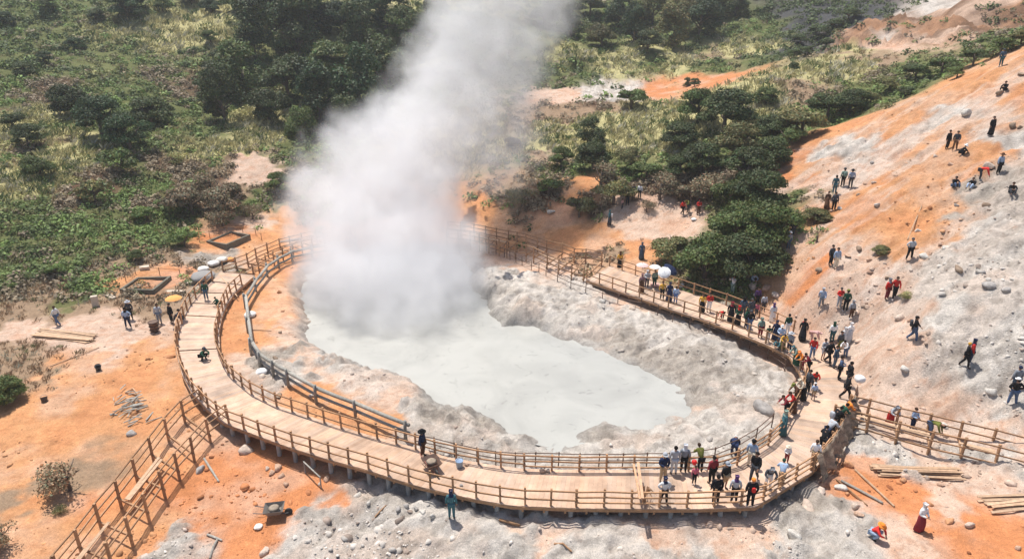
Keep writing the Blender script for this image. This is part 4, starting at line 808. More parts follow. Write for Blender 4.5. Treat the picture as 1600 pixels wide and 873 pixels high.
BO = [(1190,640,26,'g','large grey boulder inside the loop under the right boardwalk'),(1414,578,11,'w','white round boulder alone on the pale slope'),(1407,497,12,'p','flat pale boulder left of the walking man in black'),(1422,501,8,'o','small orange boulder touching the flat pale one'),
 (1545,450,14,'g','grey boulder at the right, left one of a pair'),(1572,455,11,'g','grey boulder at the right, right one of a pair'),(1497,422,12,'b','brown boulder on the border of orange and white slope'),(1341,390,9,'b','dark round stone right of the pale couple'),(1325,401,9,'o','orange brown stone left of the dark round stone'),
 (1281,423,10,'b','brown block stone left of the couple on the slope'),(1443,402,11,'w','flat white stone right of the man in white vest'),(1474,389,7,'w','small white stone beside an orange one'),(1469,383,7,'o','orange stone beside the small white one'),(1540,322,12,'b','dark flat rock at the orange and white border'),
 (1594,200,7,'b','flat dark stone at the upper right edge'),(1583,197,10,'b','brown boulder near the woman in the long black skirt'),(1560,148,10,'b','brown rock under the seated man at upper right'),(1596,118,9,'b','brown rock cut by the right edge'),(1545,262,14,'p','long flat rock behind the man in light blue'),
 (1512,178,13,'w','pale flat rock on the upper slope'),(1362,255,7,'g','small grey rock on the mid slope'),(1312,327,7,'w','white stone beside the two under the walkers'),(1299,330,5,'o','small stone beside the white one by the two visitors'),(1369,322,8,'w','pale stone low on the mid slope'),
 (1353,288,6,'o','brown stone right of the three walkers'),(1366,286,6,'p','pale brown stone beside its brown neighbour'),(1399,275,6,'o','small orange stone on the upper mid slope'),(1494,322,6,'g','small grey stone above the white ground'),(1485,258,7,'o','orange stone below the backpack pair'),(1461,245,6,'p','pale stone left of the backpack pair'),
 (1357,408,7,'o','stone at the foot of the juniper bush'),(1382,412,5,'p','pale pebble block right of the juniper'),(1385,434,6,'b','small brown stone above the red clothed pair'),(1434,362,8,'w','light stone beside the old rail on the slope'),(1340,305,5,'b','tiny brown stone by the mid slope track'),
 (1325,728,14,'r','orange flat rock beside the right bend of the boardwalk'),(1312,763,13,'w','white boulder beside the fallen poles'),(1324,772,7,'r','small orange rock touching the white boulder'),(1338,792,11,'p','pale rock right below the fallen poles'),(1343,805,10,'o','tan rock below its pale neighbour'),
 (1453,789,9,'r','orange stone above the woman in the maroon skirt'),(1484,816,13,'r','orange flat rock right of the woman in the maroon skirt'),(1513,822,12,'p','pale block in the rubble at lower right'),(1471,758,8,'o','orange stone at the end of the plank stack'),(1412,752,8,'r','orange stone under the plank stack, left'),(1240,838,18,'w','big pale angular rock in the bottom right corner rubble'),
 (1262,795,22,'p','long pale slab of rock beside the right bend'),(1592,857,9,'o','orange stone in the bottom right corner'),(1395,648,7,'w','white stone beyond the right walkway frame'),(1347,658,7,'w','white stone inside the right walkway frame'),(1476,666,10,'w','pale block right of the bent man behind the frame'),
 (1549,613,12,'w','flat white stone left of the man in white cap'),(384,706,17,'p','tan boulder in front of the first piles'),(313,735,13,'g','dark grey boulder right of the lower left frame'),(434,731,12,'o','orange rock, biggest of a small pile under the boardwalk'),(424,740,9,'o','orange rock at the left of the small pile'),(417,733,7,'p','pale rock in the small pile under the boardwalk'),
 (441,744,8,'o','orange rock at the right of the small pile'),(446,757,9,'o','orange rock below the small pile'),(510,750,10,'o','orange rock beside the stick barrier'),(500,756,6,'p','pale rock between stick barrier and orange rock'),(560,775,10,'w','pale rock under the middle piles'),(577,786,7,'w','small pale rock under the middle piles'),
 (622,797,9,'g','grey cobble in the row below the piles, left end'),(635,791,8,'g','grey cobble in the row below the piles, second'),(650,795,7,'g','grey cobble in the row below the piles, third'),(660,800,9,'w','white cobble in the row below the piles'),(676,806,9,'w','white rock at the right end of the cobble row'),
 (205,679,11,'g','grey stone under the scrap heap'),(414,862,13,'p','pale block at the bottom edge left of the rubble'),(438,520,6,'b','dark stone inside the log fence'),(430,560,7,'b','brown stone behind the inner railing'),(407,622,9,'o','orange stone between log fence and deck'),(436,620,9,'b','brown stone between log fence and railing'),
 (489,618,8,'w','white stone behind the inner railing'),(940,472,11,'w','flat white rock inside the pipe fence'),(990,484,10,'p','pale rock just inside the pipe fence'),(1178,448,14,'p','large pale rubble rock in front of the dark grove'),(1196,452,12,'o','orange rubble rock in front of the dark grove'),(1160,452,9,'p','pale rubble rock behind the cameraman'),
 (1212,462,11,'p','rubble rock at the right end of the grove rubble'),(1185,462,10,'w','white rubble rock below the large pale one'),(1066,448,9,'w','pale rock behind the right railing'),(1082,456,8,'w','white rock behind the right railing, right one'),(820,312,6,'g','grey stone in the bush right of the steam'),(862,332,9,'w','white debris stone at the bush edge'),
 (848,738,7,'o','small tan stone on the boardwalk, left of two'),(856,736,7,'p','small tan stone on the boardwalk, right of two'),(729,727,5,'o','small round stone beside the blue bucket'),(721,759,4,'g','grey stone lying near the deck edge')]
for x, y, r_, c_, lab in BO:
    ond = 'on the boardwalk' in lab or 'beside the blue bucket' in lab or 'near the deck edge' in lab
    p = P(x, y, .0) if ond else gp(x, y); Z = np.dot(p - [0, 0, CH], [0, CP, -SP]); s_ = r_ * Z / F * .84
    o = link('boulder', random.choice(RK), None, tuple(p + [0, 0, s_ * (.35 if ond else .2)]), random.uniform(0, 6.3), rgba(np.array(RT[c_]) * 2)); o.scale = (s_,) * 3; tag(o, lab, 'rock')
# loose stones and gravel
W_, Z, px, py, c_, rng = scatter(30000, -100, 1700, 90, 1000, 9)
bare = c_['O'] + c_['P'] + c_['W'] + c_['K'] + c_['C'] + c_['R'] * .6; cl_ = fbm(W_[:, 0] * .3, W_[:, 1] * .3, 3, 77)
rightS = sst(18, 24, W_[:, 0]); keep = (rng.random(len(W_)) < bare * (.05 + .7 * sst(.5, .64, cl_) + .05 * rightS)) & (bil(ddeck, W_[:, 0], W_[:, 1]) > .25) & (bil(dpond, W_[:, 0], W_[:, 1]) > .9) & (W_[:, 1] < 110)
W_ = W_[keep]; cc = {k: v[keep] for k, v in c_.items()}; n = len(W_); s_ = np.minimum(.035 * rng.pareto(1.9, n) + .028, .24)
ico = np.array([(0, 0, 1)] + [(math.cos(t) * .9, math.sin(t) * .9, .45) for t in np.linspace(0, 2 * math.pi, 6)[:5]] + [(math.cos(t + .6) * 1., math.sin(t + .6) * 1., -.35) for t in np.linspace(0, 2 * math.pi, 6)[:5]])
tri = [(0, 1 + i, 1 + (i + 1) % 5) for i in range(5)] + [(1 + i, 6 + i, 1 + (i + 1) % 5) for i in range(5)] + [(1 + (i + 1) % 5, 6 + i, 6 + (i + 1) % 5) for i in range(5)]
V = ico[None] * rng.uniform(.65, 1.25, (n, 11, 1)); V = V * s_[:, None, None] * np.stack([rng.uniform(.8, 1.5, n), rng.uniform(.7, 1.1, n), rng.uniform(.5, .9, n)], 1)[:, None]
a = rng.uniform(0, 6.28, n); ca, sa = np.cos(a)[:, None], np.sin(a)[:, None]; V = np.stack([V[..., 0] * ca - V[..., 1] * sa, V[..., 0] * sa + V[..., 1] * ca, V[..., 2]], 2) + W_[:, None] + [0, 0, 0.01]
Fq = (np.array(tri)[None] + (np.arange(n) * 11)[:, None, None]).reshape(-1, 3)
base = sum(cc[k][:, None] * LIN[KEYS.index(k)] for k in KEYS); base = base * rng.uniform(.65, 1.15, (n, 1)); br = rng.random(n) < .2; base[br] *= [.6, .52, .48]
tag(link('loose_stones', npmesh('loose_stones', V.reshape(-1, 3), Fq, M['pebble'], np.repeat(base, 11, 0))), kind='stuff')
# ================================================================ PEOPLE
import bmesh
def skin(verts, edges, root=0, sub=1):
    """verts: (x, y, z, rx[, ry]); one continuous surface grown round the skeleton, returned as a mesh"""
    me = bpy.data.meshes.new('s'); me.from_pydata([v[:3] for v in verts], edges, []); ob = bpy.data.objects.new('s', me); COL.objects.link(ob)
    ob.modifiers.new('k', 'SKIN').use_smooth_shade = True
    bpy.context.view_layer.objects.active = ob
    if not me.skin_vertices: me.attributes  # layer is made by the modifier
    lay = me.skin_vertices[0].data if me.skin_vertices else None
    for i, v in enumerate(verts):
        lay[i].radius = (v[3], v[4] if len(v) > 4 else v[3]); lay[i].use_root = (i == root)
    if sub: m_ = ob.modifiers.new('u', 'SUBSURF'); m_.levels = sub; m_.render_levels = sub
    dg = bpy.context.evaluated_depsgraph_get(); out = bpy.data.meshes.new_from_object(ob.evaluated_get(dg)); bpy.data.objects.remove(ob); return out
POSES = {}
def pose(name, **k):
    J = dict(pel=(0, 0, .93), ch=(0, .0, 1.27), nk=(0, .0, 1.44), hd=(0, -.01, 1.60), ls=(-.18, 0, 1.39), rs=(.18, 0, 1.39), le=(-.25, .02, 1.12), re=(.25, .02, 1.12), lw=(-.25, -.06, .88), rw=(.25, -.06, .88),
             lh=(-.09, 0, .9), rh=(.09, 0, .9), lk=(-.1, -.02, .5), rk=(.1, -.02, .5), la=(-.11, .03, .08), ra=(.11, .03, .08), lt=(-.13, -.14, .03), rt=(.13, -.14, .03)); J.update(k); POSES[name] = J
pose('stand')
pose('akimbo', le=(-.36, .06, 1.18), lw=(-.17, -.06, 1.02), re=(.36, .06, 1.18), rw=(.17, -.06, 1.02), la=(-.2, .03, .08), ra=(.2, .03, .08), lt=(-.24, -.13, .03), rt=(.24, -.13, .03), lk=(-.15, -.02, .5), rk=(.15, -.02, .5))
pose('phone', le=(-.24, -.22, 1.3), lw=(-.1, -.42, 1.52), re=(.24, -.22, 1.3), rw=(.1, -.42, 1.52))
pose('front', le=(-.26, -.02, 1.14), lw=(-.07, -.27, 1.1), re=(.26, -.02, 1.14), rw=(.07, -.27, 1.1))
pose('walk', lk=(-.09, -.16, .52), la=(-.1, -.2, .09), lt=(-.11, -.37, .04), rk=(.09, .04, .5), ra=(.1, .3, .12), rt=(.11, .16, .04), le=(-.24, .12, 1.14), lw=(-.25, .16, .9), re=(.24, -.1, 1.14), rw=(.22, -.26, .96))
pose('lean', ch=(0, -.16, 1.24), nk=(0, -.27, 1.38), hd=(0, -.36, 1.5), ls=(-.18, -.24, 1.34), rs=(.18, -.24, 1.34), le=(-.28, -.34, 1.1), re=(.28, -.34, 1.1), lw=(-.15, -.55, 1.04), rw=(.15, -.55, 1.04), pel=(0, .03, .92))
pose('bend', pel=(0, .12, .88), ch=(0, -.18, 1.0), nk=(0, -.36, 1.02), hd=(0, -.52, .98), ls=(-.18, -.32, .99), rs=(.18, -.32, .99), le=(-.22, -.4, .72), re=(.22, -.4, .72), lw=(-.15, -.5, .45), rw=(.15, -.5, .45), lh=(-.09, .12, .86), rh=(.09, .12, .86), lk=(-.13, .0, .48), rk=(.13, .0, .48))
pose('crouch', pel=(0, .16, .34), ch=(0, -.04, .62), nk=(0, -.14, .78), hd=(0, -.2, .92), ls=(-.18, -.12, .73), rs=(.18, -.12, .73), le=(-.27, -.3, .55), re=(.27, -.3, .55), lw=(-.1, -.44, .42), rw=(.1, -.44, .42), lh=(-.1, .14, .34), rh=(.1, .14, .34), lk=(-.2, -.26, .46), rk=(.2, -.26, .46), la=(-.15, .0, .08), ra=(.15, .0, .08), lt=(-.17, -.17, .03), rt=(.17, -.17, .03))
pose('sit', pel=(0, .12, .16), ch=(0, .05, .5), nk=(0, .0, .66), hd=(0, -.05, .82), ls=(-.18, .02, .61), rs=(.18, .02, .61), le=(-.26, -.16, .42), re=(.26, -.16, .42), lw=(-.1, -.34, .42), rw=(.1, -.34, .42), lh=(-.1, .1, .14), rh=(.1, .1, .14), lk=(-.16, -.3, .46), rk=(.16, -.3, .46), la=(-.13, -.46, .09), ra=(.13, -.46, .09), lt=(-.14, -.62, .04), rt=(.14, -.62, .04))
V3 = lambda a: np.array(a, float)
def unit(v): return v / (np.linalg.norm(v) + 1e-9)
CACHE = {}
def body(pn):
    J = {k: V3(v) for k, v in POSES[pn].items()}; vs, es = [], []
    def av(p, *r): vs.append((*[float(x) for x in p], *r)); return len(vs) - 1
    def ed(*l):
        for a, b in zip(l[:-1], l[1:]): es.append((a, b))
    up = unit(J['hd'] - J['nk']); fw = V3((0, -1, 0)); fw = unit(fw - up * (fw @ up))
    pel = av(J['pel'], .13, .1); wa = av((J['pel'] + J['ch']) / 2, .115, .09); ch = av(J['ch'], .14, .1); nb = av(J['nk'], .065, .062); nk = av(J['nk'] + up * .07, .05); hb = av(J['hd'] - up * .05 + fw * .01, .07, .075); hc = av(J['hd'] + up * .02, .083, .097); ht = av(J['hd'] + up * .1, .055, .065)
    ed(pel, wa, ch, nb, nk, hb, hc, ht); no = av(J['hd'] + fw * .105 - up * .012, .015); ed(hc, no)
    side = np.cross(fw, up)
    for s in (-1, 1): e = av(J['hd'] + side * s * .092, .016); ed(hc, e)
    for s, q_ in (('l', -1), ('r', 1)):
        sh = av(J[s + 's'], .055); el = av(J[s + 'e'], .04); w1 = av(J[s + 'w'], .027); ed(ch, sh, el, w1)
        d = unit(J[s + 'w'] - J[s + 'e']); n_ = unit(np.cross(d, V3((q_, 0, .2)))); sd = np.cross(n_, d); pm = av(J[s + 'w'] + d * .07, .036, .018); ed(w1, pm)
        for k, (o_, l_) in enumerate(((-.03, .062), (-.01, .074), (.01, .07), (.03, .055))):
            a = av(J[s + 'w'] + d * (.095 + .2 * l_) + sd * o_, .0095); b = av(J[s + 'w'] + d * (.1 + l_ * .75) + sd * o_ * 1.1 + n_ * .012, .009); c = av(J[s + 'w'] + d * (.1 + l_) + sd * o_ * 1.1 + n_ * .032, .008); ed(pm, a, b, c)
        a = av(J[s + 'w'] + d * .05 - sd * .045 * 1, .012); b = av(J[s + 'w'] + d * .09 - sd * .062 + n_ * .014, .01); ed(w1, a, b)
        hp = av(J[s + 'h'], .09); kn = av(J[s + 'k'], .055); an = av(J[s + 'a'], .036); to = av(J[s + 't'], .038, .025); ed(pel, hp, kn, an, to)
    return skin(vs, es)
def cloth(pn, part):
    key = (pn, part)
    if key in CACHE: return CACHE[key]
    J = {k: V3(v) for k, v in POSES[pn].items()}; up = unit(J['hd'] - J['nk']); fw = V3((0, -1, 0)); fw = unit(fw - up * (fw @ up)); m_ = M['cloth']
    if part == 'body': me = body(pn); m_ = M['skin']
    elif part in ('shirt', 'tee'):
        vs = [(*J['pel'] , .165, .135), (*((J['pel'] + J['ch']) / 2), .15, .125), (*J['ch'], .165, .13), (*(J['nk'] - up * .01), .08)]; es = [(0, 1), (1, 2), (2, 3)]
        for s in 'lr':
            k = len(vs); we = J[s + 'w'] if part == 'shirt' else J[s + 'e']; vs += [(*J[s + 's'], .082), (*J[s + 'e'], .064)]; es += [(2, k), (k, k + 1)]
            if part == 'shirt': vs.append((*J[s + 'w'], .046)); es.append((k + 1, k + 2))
        me = skin(vs, es)
    elif part in ('trousers', 'shorts'):
        vs = [(*J['pel'], .16, .135)]; es = []
        for s in 'lr':
            k = len(vs); vs += [(*J[s + 'h'], .112), (*J[s + 'k'], .082)]; es += [(0, k), (k, k + 1)]
            if part == 'trousers': vs.append((*J[s + 'a'], .06)); es.append((k + 1, k + 2))
        me = skin(vs, es)
    elif part in ('skirt', 'dress'):
        mb = MB(); n = 18; rg = []; a = J['pel'] + (J['ch'] - J['pel']) * (.35 if part == 'skirt' else .9); ft = (J['la'] + J['ra']) / 2; kn = (J['lk'] + J['rk']) / 2; w0 = abs(J['la'][1] - J['ra'][1]) / 2; kk = np.linalg.norm(J['lk'][1] - J['pel'][1]) * .3
        for c_, rx, ry in ((a, .15, .12), (J['pel'], .19, .16), ((J['pel'] + kn) / 2, .21, .19 + kk * .5), (kn, .23, .2 + w0 * .5 + kk * .5), (ft * [1, 1, 0] + [0, 0, .1], .26, .22 + w0)):
            for k in range(n):
                t = 2 * math.pi * k / n; f = 1 + .07 * math.sin(5 * t) * (c_[2] < J['pel'][2]); rg.append((c_[0] + rx * f * math.cos(t), c_[1] + ry * f * math.sin(t), c_[2]))
        mb.add(rg, [(i * n + k, i * n + (k + 1) % n, (i + 1) * n + (k + 1) % n, (i + 1) * n + k) for i in range(4) for k in range(n)] + [tuple(range(n))[::-1], tuple(4 * n + k for k in range(n))]); me = mb.mesh('skirt', m_, True)
    elif part == 'hijab':
        c_ = J['hd'] - fw * .022 + up * .015; me = skin([(*(c_ + up * .07), .075), (*(c_ + up * .02), .1, .108), (*(c_ - up * .11 + fw * .015), .09), (*(J['nk'] - up * .03 - fw * .0), .155, .13), (*(J['ch'] * .55 + J['nk'] * .45), .2, .155)], [(0, 1), (1, 2), (2, 3), (3, 4)], 1, 2)
    elif part == 'hair':
        c_ = J['hd'] - fw * .02 + up * .03; b = bmesh.new(); bmesh.ops.create_icosphere(b, subdivisions=3, radius=1); me = bpy.data.meshes.new('hair'); rt = unit(np.cross(fw, up))
        for v in b.verts:
            x, y, z = v.co; fr = max(0, -y); zz = z if not (fr > .25 and z < .25) else .25 + (z - .25) * .1; yy = y if not (z < .2 and y < -.1) else -.1
            v.co = Vector(c_ + rt * x * .1 + fw * -yy * .112 + up * (zz * .112 if z > 0 else zz * .1))
        b.to_mesh(me); b.free(); [setattr(f, 'use_smooth', True) for f in me.polygons]
    elif part in ('cap', 'hat'):
        mb = MB(); n = 18
        prof = [(.112, 0), (.114, .05), (.085, .11), (.02, .135)]; mb.lathe(prof, n=n)
        if part == 'hat': mb.lathe([(.1, 0), (.22, -.03), (.225, -.02), (.11, .02)], n=n)
        else: mb.lathe([(.1, 0), (.13, .0), (.13, .012), (.1, .02)], (0, -.06, 0), n=n, sy=1.1)
        me = mb.mesh(part, m_, True); rot = Vector((0, 0, 1)).rotation_difference(Vector(up)); me.transform(Matrix.Translation(Vector(J['hd'] + up * .05)) @ rot.to_matrix().to_4x4())
    elif part == 'shoe_l' or part == 'shoe_r':
        s = part[-1]; me = skin([(*(J[s + 'a'] + [0, .02, -.02]), .05), (*((J[s + 'a'] + J[s + 't']) / 2 - [0, 0, .01]), .045), (*J[s + 't'], .045, .035)], [(0, 1), (1, 2)])
    elif part == 'face':
        mb = MB(); side = np.cross(fw, up)
        for s in (-1, 1): c_ = J['hd'] + fw * .092 + side * s * .033 + up * .012; mb.lathe([(.002, -.006), (.009, 0), (.002, .006)], tuple(c_), 8)
        c_ = J['hd'] + fw * .088 - up * .045; mb.beam(c_ - side * .02, c_ + side * .02, .008, .008); me = mb.mesh('face', m_)
    if part not in ('cap', 'hat', 'skirt', 'dress', 'face'):
        me.materials.clear(); me.materials.append(m_)
    me.name = part; CACHE[key] = me; return me
PC = dict(navy=(.02, .03, .07), black=(.012, .013, .016), white=(.72, .72, .72), grey=(.25, .27, .3), lgrey=(.45, .47, .5), red=(.55, .035, .03), maroon=(.22, .03, .04), denim=(.09, .14, .24), dgreen=(.02, .07, .045), olive=(.15, .16, .04), khaki=(.42, .31, .19), cream=(.66, .58, .45),
          pink=(.55, .14, .2), lpink=(.6, .36, .33), purple=(.1, .05, .16), lblue=(.35, .45, .6), blue=(.09, .16, .34), orange=(.75, .23, .04), mustard=(.6, .33, .05), brown=(.12, .06, .035), teal=(.05, .13, .15), dgrey=(.06, .065, .075), mauve=(.25, .15, .16), sgreen=(.2, .28, .24), slate=(.07, .11, .16))
BT = dict(t='trousers', s='shorts', k='skirt', d='dress')
